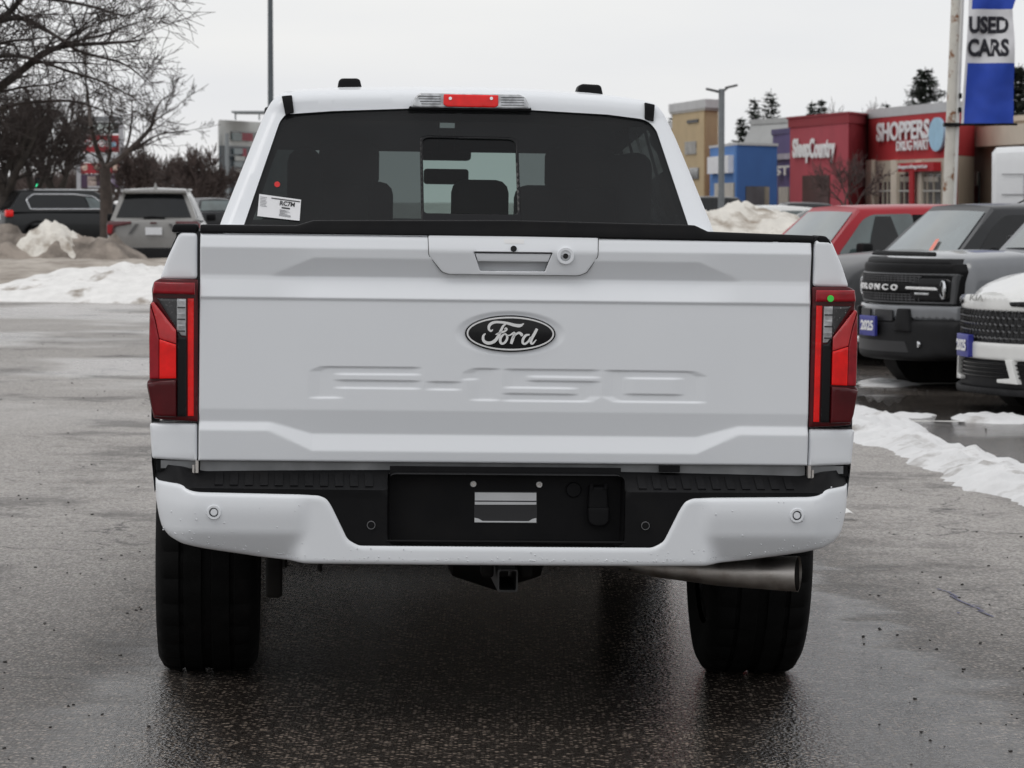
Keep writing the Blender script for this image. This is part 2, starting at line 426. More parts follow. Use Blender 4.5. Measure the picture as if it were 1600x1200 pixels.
# ================================================================ snow
def snow_mat(name, col, dirt, c2, s=1.3, c2s=1.6, bump=.5):
    return mat(name, col, .7, var=.08, vs=6, bump=bump, bs=14, bd=.03, col2=dirt, c2=c2, c2s=c2s, spec=.3)
SNOW = snow_mat('snow_clean', (.78, .77, .75), (.30, .26, .22), (.55, .66), bump=.5)
SNOWR = snow_mat('snow_ridge', (.70, .70, .70), (.30, .28, .26), (.54, .70), c2s=3, bump=.35)
SNOWD = snow_mat('snow_dirty', (.44, .395, .345), (.24, .205, .17), (.42, .64), c2s=1.2)
SNOWB = snow_mat('snow_brown', (.32, .275, .235), (.11, .092, .077), (.4, .65), c2s=1.4)
SNOWC = snow_mat('snow_cream', (.72, .69, .63), (.3, .25, .2), (.5, .68), c2s=1.8)
def blanket(name, outline, h, m, sp, label, cat, edge=.25, n1=1.2, amp=.5, top=None, jag=.06, group=None, seed=0, lump=.3):
    """lumpy snow lying on the ground: outline in world (x, y); top(x, y) scales its height"""
    ol = []
    for x, y in resample(outline, sp * 1.2):
        k = jag * (mnoise.noise((x * 2.2 / (jag * 12 + .2), y * 2.2 / (jag * 12 + .2), seed + 9.1)) + .6 * mnoise.noise((x * 7, y * 7, seed + 3.)))
        ol.append((x + k, y + k * .8))
    V, F, loops = cdt(ol, (), sp)
    d = dist(V, np.array(loops[0]))
    vs = []
    for (x, y), e in zip(V, d):
        k = (1 - math.exp(-e / edge))
        q = Vector((x * n1, y * n1, seed))
        nn = mnoise.fractal(q, 1.0, 2.0, 5) * amp + lump * (abs(mnoise.noise(q * 3.1)) + .5 * abs(mnoise.noise(q * 7.3)))
        hh = h * (top(x, y) if top else 1)
        vs.append((x, y, zg(x, y) - .015 + hh * k * max(.12, .8 + nn)))
    o = mk(name, vs, F, m, None, sharp=0)
    return tag(o, label, cat, group)
# ridge pushed up beside the drive lane on the right, in front of the parked row
up = [(1300, 640), (1345, 640), (1400, 652), (1445, 672), (1485, 700), (1545, 718), (1600, 726), (1680, 742)]
lo = [(1700, 812), (1600, 788), (1560, 776), (1505, 766), (1470, 748), (1430, 730), (1385, 706), (1330, 690), (1290, 684)]
blanket('snow_ridge', [tuple(gp(u, v)[:2]) for u, v in up + lo], .10, SNOWR, .03, 'low crumbly white snow ridge along the lane beside the parked cars', 'snow ridge', edge=.14, n1=2.2, amp=.55, lump=.6, jag=.09, seed=2)
def smear(pts, h, label, seed, m=SNOWR, jag=.10):
    return blanket('snow_patch', [tuple(gp(u, v)[:2]) for u, v in pts], h, m, .05, label, 'snow', edge=.08, n1=2.5, amp=.6, lump=.7, jag=jag, seed=seed)
smear([(1330, 594), (1375, 592), (1420, 597), (1450, 601), (1400, 606), (1330, 606)], .035, 'thin strip of snow on the ground below the grey crossover', 5)
smear([(1370, 641), (1400, 645), (1470, 649), (1450, 655), (1405, 653)], .04, 'thin snow crust lying just behind the crumbly ridge', 6)
smear([(1440, 668), (1455, 664), (1460, 668), (1448, 677), (1400, 676), (1405, 668)], .05, 'grey slush tongue reaching from the snow ridge', 7)
smear([(1480, 652), (1520, 648), (1560, 650), (1600, 652), (1640, 660), (1600, 664), (1500, 660)], .05, 'patch of snow on the bay line by the white crossover', 8)
smear([(1325, 728), (1350, 726), (1385, 727), (1350, 732)], .02, 'sliver of ice on the asphalt between truck and ridge', 9)
smear([(1365, 735), (1400, 735), (1412, 740), (1385, 741)], .025, 'small flat ice chip beside a dark wet spot on the lane', 10)
smear([(1575, 791), (1600, 787), (1640, 795), (1600, 798)], .04, 'small loose snow clump fallen from the ridge end', 11)
# left: snow heaps between the lot and the street
def ramp_lr(pts):
    xs, hs = [p[0] for p in pts], [p[1] for p in pts]
    return lambda x, y: float(np.interp(x, xs, hs))
blanket('snow_heap', [(-13, 47.3), (-9, 47.6), (-6, 47.4), (-3.4, 47.0), (-2.2, 48.5), (-3, 52.5), (-8, 53), (-13, 53)], 1.0, SNOW, .14,
        'white snow heap at the edge of the wet lot, below the dirty bank', 'snow heap', edge=.9, n1=.9, amp=.28, lump=.35, jag=.25, seed=21,
        top=ramp_lr([(-9, .16), (-7.6, .2), (-6.9, .36), (-6.1, .52), (-5.2, .50), (-3, .4)]))
blanket('snow_heap', [(-16, 52), (-8, 51.5), (-2.5, 51.5), (-1.5, 58), (-2, 64), (-16, 64)], .62, SNOWD, .22,
        'wide grey-brown bank of dirty snow behind the white heap', 'snow heap', edge=3.4, n1=.6, amp=.16, lump=.16, jag=.3, seed=22)
blanket('snow_heap', [(-17, 63.5), (-10, 63.6), (-7.2, 63.8), (-6.6, 65.2), (-9, 66.8), (-17, 66.8)], .98, SNOWB, .16,
        'dark brown muddy snow heap in front of the black SUV', 'snow heap', edge=.7, n1=1.1, amp=.35, lump=.4, jag=.3, seed=23)
blanket('snow_heap', [(-9.75, 64.2), (-9.0, 63.9), (-8.2, 64.0), (-8.0, 65.3), (-8.6, 65.9), (-9.75, 65.8)], 1.28, SNOWC, .06,
        'cream snow cap sitting on the muddy heap by the black SUV', 'snow heap', edge=.34, n1=2.0, amp=.16, lump=.16, jag=.15, seed=24)
blanket('snow_heap', [(-17, 65.5), (-10.6, 65.0), (-10.3, 66.2), (-12, 67), (-17, 67)], .8, SNOW, .14,
        'pale snow bank at the tail of the black SUV', 'snow heap', edge=.5, n1=1.2, amp=.2, lump=.3, jag=.2, seed=27)
blanket('snow_heap', [(2.2, 55.5), (4.2, 55), (5.6, 55.6), (6.2, 58), (5.4, 60.5), (3, 61), (1.8, 58.5)], 1.95, SNOWC, .11,
        'tall cream snow pile in front of the plaza, beyond the red car', 'snow heap', edge=.8, n1=1.1, amp=.09, lump=.10, jag=.2, seed=25)
blanket('snow_heap', [(-3.5, 95), (4, 94), (9, 96), (9, 104), (0, 105), (-4, 101)], .9, SNOWD, .4,
        'long low snow bank across the lot beyond the truck', 'snow heap', edge=1.6, n1=.6, amp=.2, lump=.2, jag=.4, seed=26)
# small stones and grit scattered over the lane
rs = random.Random(8); gm = MB()
for i in range(520):
    u, v = rs.uniform(-60, 1660), 440 + 780 * rs.random() ** .8
    if 240 < u < 1340: continue
    g = gp(u, v); s = rs.uniform(.002, .005) * (1 + max(0, g.y - 10) * .03)
    base = [Vector((a, b, c)) for a in (-1, 1) for b in (-1, 1) for c in (-.6, .6)]
    Mr = Matrix.Rotation(rs.random() * 6, 3, 'Z') @ Matrix.Rotation(rs.random() * .7, 3, 'X')
    vv = [g + Mr @ Vector((b.x * s * rs.uniform(.5, 1.3), b.y * s * rs.uniform(.5, 1.3), b.z * s * rs.uniform(.5, 1.2))) + Vector((0, 0, s * .4)) for b in base]
    gm.add(vv, [(0, 1, 3, 2), (4, 6, 7, 5), (0, 4, 5, 1), (2, 3, 7, 6), (0, 2, 6, 4), (1, 5, 7, 3)])
gr = gm.build('gravel', mat('dark_grit', (.03, .027, .025), .8, var=.5, vs=3), None); gr['kind'] = 'stuff'
gr['label'] = 'dark grit and small stones scattered over the asphalt'; gr['category'] = 'gravel'
# faded blue marking paint on the asphalt
bm_ = MB()
def flatstroke(pts, w):
    P = [gp(u, v) for u, v in pts]
    for a, b in zip(P, P[1:]):
        d = b - a; s = Vector((-d.y, d.x, 0)).normalized() * w / 2
        q = [a - s, a + s, b + s, b - s]
        bm_.add([(p.x, p.y, zg(p.x, p.y) + .004) for p in q], [(3, 2, 1, 0)])
for pts in (((1464, 921), (1482, 926), (1496, 934)), ((1484, 931), (1502, 941), (1522, 949)), ((1504, 949), (1526, 950), (1538, 957)), ((1520, 946), (1536, 949)), ((1528, 955), (1552, 965)), ((1496, 958), (1500, 960))):
    flatstroke(pts, .010)
o = bm_.build('paint_mark', mat('blue_marking_paint', (.06, .06, .16), .6, var=.5, vs=40, col2=(.2, .19, .19), c2=(.48, .6), c2s=60)); o['kind'] = 'structure'
o['label'] = 'faded blue paint scribble on the grey asphalt'
# ================================================================ the white pickup truck
truck = thing('pickup_truck', 'white pickup truck seen from behind with closed tailgate and black bumper step', 'pickup truck')
truck.matrix_world = TM
truck.rotation_mode = 'XYZ'
def sstep(a, b, x):
    t = np.clip((x - a) / (b - a), 0, 1); return t * t * (3 - 2 * t)
# ---- tailgate: one pressed panel
TGW, TGT, TGB = .8645, 1.394, .7545
def zv(v): return T(400, v)[1] * 0 + np.interp(v, [366.5, 721.5], [TGT, TGB])      # photo row (left side) -> height
xs = np.unique(np.concatenate([np.arange(-TGW, -.60, .009), np.arange(-.60, .62, .003), np.arange(.62, TGW, .009), [TGW], TGW - np.array([.0005, .0015, .003, .005]), -TGW + np.array([.0005, .0015, .003, .005])]))
zs = np.unique(np.concatenate([np.arange(TGB, TGT, .0025), [TGT], TGT - np.array([.0005, .0015]), TGB + np.array([.0005, .0015])]))
X, Z = np.meshgrid(xs, zs)
def prof(rows, vals, z):
    zz = np.array([zv(r) for r in rows])[::-1]; oo = np.array(vals)[::-1]
    zf = np.linspace(TGB - .05, TGT + .05, 900); yy = np.interp(zf, zz, oo)
    k = np.exp(-np.linspace(-2, 2, 15) ** 2); k /= k.sum(); ys = np.convolve(np.pad(yy, 7, mode='edge'), k, 'valid')
    return np.interp(z, zf, ys)
LV = np.linspace(0, 1, 25); sx = np.clip((np.abs(xs) - .545) / .12, 0, 1)
tab = np.stack([prof([366, 372, 387, 402 + 28 * s_, 431.5, 437, 465, 468.5, 640, 678 - 18 * s_, 704 - 31 * s_, 722], [0, 6, 15, 12 - 11 * s_, -14 + 15 * s_, -11 + 13 * s_, 15, 10, 10, -2 + 6 * s_, 15, 12 - 3 * s_], zs) for s_ in LV])
OUT = np.stack([np.array([np.interp(s_, LV, tab[:, j]) for s_ in sx]) for j in range(len(zs))]) / 1000
# emblem dish
ex, ez = T(797, 521); q = np.hypot((X - ex) / .160, (Z - ez) / .0655); OUT -= .0045 * sstep(1.0, .80, q)
# pressed letters
def LP(pts): return np.array(TP(pts))
F_ = LP([(490, 579), (506, 572), (652, 573.5), (652, 586), (530, 585), (530, 593), (652, 594.5), (652, 608), (530, 606.5), (530, 622), (489, 622)])
D_ = LP([(671, 595.5), (715, 596), (715, 609.5), (671, 609)])
O1 = LP([(729, 582), (743, 575), (776, 575.5), (776, 626), (740, 625.5), (740, 593), (727, 594)])
O5 = LP([(792, 576), (932, 577.5), (932, 590.5), (830, 589), (830, 594), (932, 595.5), (932, 620), (917, 628), (790, 626.5), (790, 614), (895, 615.5), (895, 607.5), (792, 606)])
O0 = LP([(948, 578), (1080, 580), (1097, 587.5), (1097, 629.5), (963, 628), (947, 620)])
H0 = LP([(982, 591.5), (1060, 592.5), (1060, 616), (982, 615)])
mz = (Z > T(700, 640)[1]) & (Z < T(700, 560)[1]) & (np.abs(X) < .62); P = np.stack([X[mz], Z[mz]], 1)
sd = np.full(len(P), 1.0)
for pol in (F_, D_, O1, O5, O0):
    d = dist(P, pol); d[inside(P, pol)] *= -1; sd = np.minimum(sd, d)
dh = dist(P, H0); dh[inside(P, H0)] *= -1; sd = np.maximum(sd, -dh)
G_ = np.zeros_like(X); G_[mz] = sstep(.0005, -.0040, sd)
kx = np.ones(11) / 11; uni = np.where((xs > -.599) & (xs < .619))[0]        # side edges of the letters are pressed softly
G_[:, uni] = np.apply_along_axis(lambda r: np.convolve(np.pad(r, 5, mode='edge'), kx, 'valid'), 1, G_[:, uni])
OUT -= .0042 * G_
hk = np.array(TP([(738, 392), (864.5, 393.5), (852.5, 425.5), (748.5, 424.5)])); hm = inside(np.stack([X.ravel(), Z.ravel()], 1), hk).reshape(X.shape); OUT[hm] = -.040   # pocket for the fingers
de = np.minimum(np.minimum(TGW - np.abs(X), TGT - Z), Z - TGB); k = np.clip(1 - de / .006, 0, 1)
Y = -OUT + .006 * (1 - np.sqrt(1 - k * k))
n1, n2 = len(xs), len(zs)
tv = np.stack([X.ravel(), Y.ravel(), Z.ravel()], 1)
tf = [(j * n1 + i, j * n1 + i + 1, (j + 1) * n1 + i + 1, (j + 1) * n1 + i) for j in range(n2 - 1) for i in range(n1 - 1)]
ring = [i for i in range(n1)] + [j * n1 + n1 - 1 for j in range(1, n2)] + [(n2 - 1) * n1 + i for i in range(n1 - 2, -1, -1)] + [j * n1 for j in range(n2 - 2, 0, -1)]
tv = [tuple(v) for v in tv]; b0 = len(tv); tv += [(tv[i][0], .06, tv[i][2]) for i in ring]
tf += [(ring[(a + 1) % len(ring)], ring[a], b0 + a, b0 + (a + 1) % len(ring)) for a in range(len(ring))]
tf.append(tuple(range(b0 + len(ring) - 1, b0 - 1, -1)))
gate = mk('tailgate', tv, tf, PAINT_W, truck, sharp=50)
# ---- handle bezel in the tailgate
bz = rounded(TP([(669, 367.5), (670, 399), (691, 425), (702, 428.5), (904, 430.5), (916, 426), (933, 401), (934.5, 370)]), .006)
hole = rounded(TP([(740, 393.5), (862.5, 395), (851, 424), (750, 423)]), .002, 2)
def bzf(x, z): return -np.interp(z, [zv(429), zv(388), zv(372), zv(367)], [.003, .0185, .0085, .004])
cbz = np.mean(bz, 0)
patch('seam', [(cbz[0] + (x - cbz[0]) * 1.0075, cbz[1] + (z - cbz[1]) * 1.022) for x, z in bz], INKB, gate, f=lambda x, z: bzf(x, z) + .0018, sp=.012, depth=.03, holes=[hole])
bezel = patch('handle_bezel', bz, PAINT_W, gate, f=bzf, sp=.010, r=.0025, depth=.02, holes=[hole])
patch('handle_flap', TP([(742, 395.5), (860.5, 396.5), (856, 409), (746.5, 408)]), PAINT_W, gate, f=lambda x, z: bzf(x, z) + .002, sp=.01, r=.002, depth=.03)
def disc(name, u, v, r, y, m, parent, t=.004, inner=0.0, yl=0, n=28, dome=0.0):
    x, z = T(u, v, yl)
    o = MB()
    if inner: o.lathe([(y + t, r), (y + .2 * t, r), (y, r - .15 * (r - inner)), (y, inner + .15 * (r - inner)), (y + t, inner)], 'y', n, (x, 0, z))
    else: o.lathe([(y + t, r), (y + .3 * t, r), (y, r * .88), (y - dome, r * .4), (y - dome, .0001)], 'y', n, (x, 0, z))
    return o.build(name, m, parent)
disc('camera_lens', 802, 388.5, .0088, -.0205, BLACKG, gate, .004)
disc('lock_bezel', 883, 399.5, .0245, -.022, PAINT_W, gate, .01, inner=.014)
disc('lock_face', 883, 399.5, .0145, -.0165, mat('lock_grey', (.4, .41, .42), .3, metal=.6), gate, .006)
disc('lock_cylinder', 883, 400, .0075, -.019, BLACKG, gate, .004)
patch('white_patch', rounded(TP([(787, 373.5), (819, 374), (818, 381), (788, 380.5)]), .002), WHITEP, gate, f=lambda x, z: bzf(x, z) - .0008, sp=.008, depth=.004)  # flat white printed patch above the lens, no raised cover
patch('flap_seam', TP([(741, 393.2), (862, 394.7), (861.5, 396.3), (741.5, 394.8)]), INKB, gate, f=lambda x, z: bzf(x, z) - .0006, sp=.02, depth=.003)
# crease cut across the panel below the handle
# ---- emblem
em = patch('emblem', ellipse(ex, ez, .1285, .0520, 72), BLACKG, gate, f=lambda x, z: -.0145 - .002 * np.maximum(0, 1 - ((x - ex) / .13) ** 2 - ((z - ez) / .053) ** 2), sp=.008, r=.004, depth=.012)
rg = MB()
def ell3(a, b, y): return [(x, y, z) for x, z in ellipse(ex, ez, a, b, 96)]
o4 = ell3(.1238, .0478, -.0165) + ell3(.1230, .0470, -.0182) + ell3(.1196, .0436, -.0182) + ell3(.1188, .0428, -.0165)
rg.add(o4, [(j * 96 + i, j * 96 + (i + 1) % 96, (j + 1) * 96 + (i + 1) % 96, (j + 1) * 96 + i) for j in range(3) for i in range(96)])
rg.build('emblem_ring', mat('satin_silver', (.82, .82, .82), .3, metal=.35, var=.02), em)
SILV = MATS['satin_silver']
def catmull(P, n=8):
    P = [np.array(p, float) for p in P]; P = [2 * P[0] - P[1]] + P + [2 * P[-1] - P[-2]]; o = []
    for i in range(1, len(P) - 2):
        a, b, c_, d_ = P[i - 1:i + 3]
        for k in range(n):
            t = k / n; o.append(.5 * ((2 * b) + (-a + c_) * t + (2 * a - 5 * b + 4 * c_ - d_) * t * t + (-a + 3 * b - 3 * c_ + d_) * t ** 3))
    return o + [P[-2]]
script = MB()
def stroke(pts):                                         # (u, v, width) in the enlarged view of the emblem, 5 px per photo px
    C = catmull(pts, 7); L = []; Rr = []
    for i, p in enumerate(C):
        d = C[min(i + 1, len(C) - 1)][:2] - C[max(i - 1, 0)][:2]; d = d / (np.linalg.norm(d) + 1e-9); n = np.array([-d[1], d[0]])
        a, b = p[:2] + n * p[2] / 2, p[:2] - n * p[2] / 2
        L.append(T(640 + a[0] / 5, 340 + a[1] / 5)); Rr.append(T(640 + b[0] / 5, 340 + b[1] / 5))
    yy = -.0205; n = len(L); v = [(x, yy, z) for x, z in L] + [(x, yy, z) for x, z in Rr] + [(x, yy + .006, z) for x, z in L] + [(x, yy + .006, z) for x, z in Rr]
    f = []
    for i in range(n - 1):
        f += [(i, i + 1, n + i + 1, n + i), (i, 2 * n + i, 2 * n + i + 1, i + 1), (n + i, n + i + 1, 3 * n + i + 1, 3 * n + i)]
    script.add(v, f)
stroke([(648, 872, 8), (632, 884, 14), (616, 868, 18), (622, 838, 22), (655, 817, 20), (705, 815, 18), (760, 823, 20), (815, 838, 24), (858, 842, 24), (890, 826, 6)])
stroke([(752, 828, 6), (728, 845, 16), (706, 890, 22), (684, 935, 24), (652, 968, 24), (610, 978, 24), (576, 960, 22), (572, 925, 18), (590, 903, 8)])
stroke([(668, 912, 6), (700, 898, 14), (735, 888, 14), (756, 872, 12), (748, 860, 10), (738, 872, 8)])
stroke([(742, 904, 10), (716, 924, 18), (704, 955, 20), (712, 980, 18), (735, 978, 16), (756, 950, 18), (758, 922, 16), (740, 902, 10)])
stroke([(752, 918, 6), (780, 916, 10), (812, 898, 16), (814, 912, 20), (800, 950, 24), (790, 984, 20)])
stroke([(800, 945, 6), (822, 915, 12), (850, 898, 18), (872, 912, 22), (868, 924, 12)])
stroke([(934, 912, 10), (905, 918, 18), (884, 945, 20), (880, 975, 18), (898, 984, 16), (926, 962, 16), (944, 930, 12)])
stroke([(992, 866, 20), (974, 900, 22), (950, 945, 22), (944, 974, 18), (958, 982, 14), (986, 952, 6)])
script.build('emblem_script', SILV, em)
# ---- black spoiler cap on top of the tailgate
cap = rounded(TP([(313, 351), (463, 352.5), (490, 344.5), (800, 344.5), (1086, 352), (1107, 362), (1273.5, 368.5), (1272.5, 380), (800, 370), (313, 364)]), .004, 3)
patch('tailgate_cap', cap, BLACKP, gate, f=lambda x, z: -.006 + .012 * np.clip((z - 1.40) / .03, 0, 1), sp=.02, r=.006, depth=.11)
# ---- bed sides and what closes the box
BED_L = 1.70
for s in (1, -1):
    mi = s > 0
    def corner(x, z): return .012 + .9 * np.maximum(0, np.abs(x) - .90) ** 2 * 6
    bs = thing if False else None
    upq = rounded(TP([(281, 363), (308.6, 363.5), (308.6, 436), (250, 436), (262, 403)], .03), .012)
    side_ob = patch('bedside', upq, PAINT_W, truck, f=lambda x, z: -.004 + 1.6 * np.maximum(0, np.abs(x) - .89) ** 2, sp=.02, r=.010, depth=.12, mirror=mi)
    loq = rounded(TP([(234, 661), (308.6, 660), (308.6, 719.5), (238, 716)], .03), .008)
    patch('bedside_corner', loq, PAINT_W, side_ob, f=lambda x, z: -.004 + 1.6 * np.maximum(0, np.abs(x) - .89) ** 2, sp=.02, r=.010, depth=.12, mirror=mi)
    # outer wall with wheel opening
    wy = np.linspace(.045, BED_L, 42); wz = np.linspace(.66, 1.40, 36); V = []; F = []
    prof_x = lambda z: float(np.interp(z, [.5, .62, .75, .9, 1.1, 1.25, 1.36, 1.40], [.955, .985, .998, 1.0, .995, .978, .945, .925]))
    for z in wz:
        for y in wy:
            d = math.hypot(y - 1.2, z - .42); fl = .022 * math.exp(-((d - .52) / .09) ** 2)
            V.append((s * (prof_x(z) + fl), y, z))
    for j in range(len(wz) - 1):
        for i in range(len(wy) - 1):
            cy, cz = (wy[i] + wy[i + 1]) / 2, (wz[j] + wz[j + 1]) / 2
            if math.hypot(cy - 1.2, cz - .42) < .50: continue
            q4 = (j * len(wy) + i, j * len(wy) + i + 1, (j + 1) * len(wy) + i + 1, (j + 1) * len(wy) + i)
            F.append(q4 if s < 0 else q4[::-1])
    mk('bedside_wall', [(v[0], v[1], v[2]) for v in V], [f[::-1] for f in F], PAINT_W, side_ob, sharp=60)
    ar = MB(); pts = [(s * .985, 1.2 + .5 * math.cos(a), .42 + .5 * math.sin(a)) for a in np.linspace(.55, math.pi - .55, 24)]
    ar.tube(pts, .011, 8).build('wheel_arch_lip', BLACKP, side_ob)
    # inner wall, rail cap
    MB().box((s * .83, .05 + BED_L / 2, 1.08), (.03, BED_L, .60)).build('bed_inner_wall', PAINT_W, side_ob)
    rc = patch('bed_rail_cap', rounded(TP([(272, 350), (309.5, 350), (309.5, 362.8), (268, 362.8)] if not mi else [(1275.5, 367.5), (1289, 369), (1299, 383), (1275, 382.3)], .03), .008, 3), BLACKP, side_ob, f=-.002, sp=.015, r=.006, depth=.12)
    MB().box((s * .885, .9, 1.384), (.10, 1.62, .02)).build('bed_rail', BLACKP, side_ob)
    # gap seam behind the tailgate edge
    MB().box((s * .875, .04, 1.07), (.02, .05, .66)).build('seam', INKB, side_ob)
    # sheet metal below, between bed and bumper
    MB().box((s * .918, .06, .742), (.105, .10, .022)).build('lower_flange', GREYM, side_ob)
    MB().box((s * .955, .10, .738), (.06, .16, .03)).build('bracket', BLACKP, side_ob)
    # dark wheel housing
    wh = MB(); prw = [(s * .62, 1.2 + .54 * math.cos(a), .42 + .54 * math.sin(a)) for a in np.linspace(.18, math.pi - .18, 20)]; n = len(prw)
    wh.add(prw + [(s * .97, p[1], p[2]) for p in prw], [(i, i + 1, n + i + 1, n + i) for i in range(n - 1)]).build('wheel_housing', DARKM, side_ob)
MB().box((0, .05 + BED_L / 2, .80), (1.7, BED_L, .03)).build('bed_floor', BLACKP, truck)
MB().box((0, BED_L + .03, 1.08), (1.9, .04, .62)).build('bed_front_wall', PAINT_W, truck)
sill = MB().box((0, .035, .738), (1.72, .05, .036)).build('rear_sill', GREYM, truck)
MB().box((.47, .006, .742), (.058, .03, .018)).build('sill_slot', BLACKP, sill)
for s in (1, -1):
    MB().box((s * .868, -.01, .738), (.008, .03, .034)).box((s * .878, -.012, .728), (.006, .02, .03)).build('hinge_strap', STEEL, sill)
# ---- tail lights
LY = .035
def ly(o): return lambda x, z: LY - .045 - o + 2.6 * np.maximum(0, np.abs(x) - .885) ** 2 + .0 * z
TLP = {
 'housing': [(251, 435), (309.6, 436.5), (309.6, 659), (240, 655), (236, 640), (228.5, 604), (229, 597), (233, 593), (232, 530), (233, 478), (238, 470), (236.5, 452), (240, 440)],
 'upper': [(240.5, 440.5), (305, 441.5), (305, 460), (238, 458.5)],
 'smoke': [(245, 466), (276, 466), (276, 514), (270, 505)],
 'clear': [(276, 466), (291, 466.5), (291, 525), (283.5, 524), (276, 515)],
 'wedge_top': [(235, 473.5), (240, 472), (275.5, 516), (275.5, 537), (249, 529), (243, 500)],
 'wedge_side': [(234, 475), (242, 500), (248.5, 530), (248.5, 592), (233, 592.5), (232.5, 530)],
 'bright': [(249, 530), (275.5, 538), (275.5, 591), (249, 592)],
 'lower': [(229.5, 600), (250, 594.5), (275.5, 593), (275.5, 651), (241, 650.5), (236.5, 638)],
 'strip_b': [(277, 516), (284, 526), (291.5, 527), (291.5, 650), (277, 650)],
 'strip_r': [(293.5, 466), (303, 466), (303, 650), (293.5, 650)]}
for s in (-1, 1):
    mi = s > 0
    def tp(k, rr=.002): return rounded(TP(TLP[k], .0), rr, 3)
    hs = patch('tail_light', tp('housing', .006), RED_D, truck, f=ly(0), sp=.012, r=.006, depth=.10, mirror=mi)
    def piece(nm, key, m, o, r=.003, dp=.02, sp=.007):
        return patch(nm, tp(key), m, hs, f=ly(o), sp=sp, r=r, depth=dp, mirror=mi)
    piece('reflector_band', 'upper', RED_M, .020, r=.006, dp=.03)
    piece('smoked_lens', 'smoke', SMOKE, .004)
    piece('reverse_lens', 'clear', CLEARL, .004)
    for k in range(6):
        z = T(283, 471 + k * 9.2)[1]; x = (T(277.5, 480)[0], T(290, 480)[0])
        xx = (-x[0], -x[1]) if mi else x
        MB().box(((xx[0] + xx[1]) / 2, LY - .0515, z), (abs(xx[1] - xx[0]), .004, .0045)).build('lens_rib', CLEARL if k % 2 == 0 else SMOKE, hs)
    wt = [(x, z) for x, z in TP(TLP['wedge_top'])]
    patch('wedge_lens', rounded(wt, .002, 3), mat('lens_highlight', (.55, .03, .035), .18, coat=.7, var=.15, vs=20), hs, f=lambda x, z: ly(.012)(x, z) - .10 * np.clip(1.20 - z, 0, .10) * 0 + .0, sp=.007, r=.003, depth=.03, mirror=mi)  # lighter facet: the highlight on the wedge is put into its colour
    piece('wedge_side_lens', 'wedge_side', RED_M, .010, r=.004, dp=.03)
    br = piece('brake_lens', 'bright', RED_B, .013, r=.003, dp=.03)
    piece('lower_lens', 'lower', RED_D, .016, r=.006, dp=.03)
    piece('trim_strip', 'strip_b', BLACKG, .006, r=.002)
    piece('light_bar', 'strip_r', RED_B, .003, r=.002)
gx_, gz_ = T(1295, 466, 0); MB().lathe([(-.032, .0095), (-.0335, .009), (-.0335, .0001)], 'y', 24, (gx_, 0, gz_)).build('green_sticker', mat('sticker_green', (.06, .72, .09), .5, var=.03), truck)
# ---- bumper
BY = -.13
def by(x): return BY + .035 * x ** 2 + .17 * np.clip((np.abs(x) - .86) / .15, 0, 1.2) ** 2
wl = [(239, 752), (244, 757), (281, 759), (297, 768), (310, 770.5), (498, 774), (511, 779), (519, 791), (544, 843), (560, 852.5)]
wb = [(480, 882), (400, 873), (320, 861), (282, 853), (262, 843), (250, 829), (245, 812), (240, 785)]
L1 = TP(wl, BY); L2 = TP(wb, BY); ctop = T(782, 853.5, BY)[1]; cbot = T(782, 883, BY)[1]
mir = lambda P: [(-x, z) for x, z in P][::-1]
outl = L1 + mir(L1) + mir(L2) + L2
outl = rounded(outl, .012, 3)
zb1, zb2 = T(400, 834, BY)[1], T(400, 872, BY)[1]
def wf(x, z):
    a = np.abs(x); lat = sstep(.545, .60, a - .28 * np.clip(zb1 - z, -.02, .06))
    return by(x) - .012 * np.exp(-((z - .63) / .06) ** 2) * lat + .040 * lat * np.clip((zb1 + .002 - z) / (zb1 - zb2), 0, 1) ** 1.15
bump = patch('rear_bumper', outl, PAINT_W, truck, f=wf, sp=.012, r=.013, depth=.05)
# black moulded step pad and centre section
bl = [(241, 731), (285, 733), (300, 737), (312, 739), (606, 739), (606, 745), (620, 748)]
BT = TP([(240.5, 730), (262, 732.5), (284, 735), (302, 740.5), (330, 741), (604, 739.5)], BY)
BB = TP([(237, 754), (247, 759), (281, 761), (297, 770), (310, 772.5), (498, 776), (509, 781), (517, 793), (542, 845), (562, 854.5)], BY)
outb = BT + mir(BT) + [(-x, z) for x, z in BB] + BB[::-1]
rec = TP([(607, 741), (607, 840), (612, 850)], BY)
rect = rounded(rec + mir(rec) if False else [(rec[0][0], rec[0][1] - .0), (rec[1][0], T(607, 851, BY)[1]), (-rec[1][0], T(607, 851, BY)[1]), (-rec[0][0], rec[0][1])], .022, 4)
zl = T(450, 766, BY)[1]; zt = T(450, 741, BY)[1]
def bf(x, z):
    a = np.abs(x); k = np.clip((z - zl) / (zt - zl), 0, 1.25)
    lift = sstep(.84, .93, a)
    return by(x) + .006 + k * .12 * (1 - .75 * lift) - .006 * np.exp(-((z - zl) / .006) ** 2)
pad = patch('step_pad', rounded(outb, .006, 3), BLACKP, bump, f=bf, sp=.011, r=.005, depth=.05, holes=[rect])
patch('licence_recess', [(x * 1.02, z) for x, z in [(rect[0][0] - .01, cbot + .03), (-rect[0][0] + .01, cbot + .03), (-rect[0][0] + .01, zt + .02), (rect[0][0] - .01, zt + .02)]], BLACKP, bump, f=lambda x, z: -.055 + 0 * x, sp=.05, depth=0)
rw = MB(); rr2 = resample(rect, .02); n = len(rr2)
rw.add([(x, BY + .008, z) for x, z in rr2] + [(x * .985, -.055, z) for x, z in rr2], [(i, (i + 1) % n, n + (i + 1) % n, n + i) for i in range(n)]).build('recess_wall', BLACKP, bump)
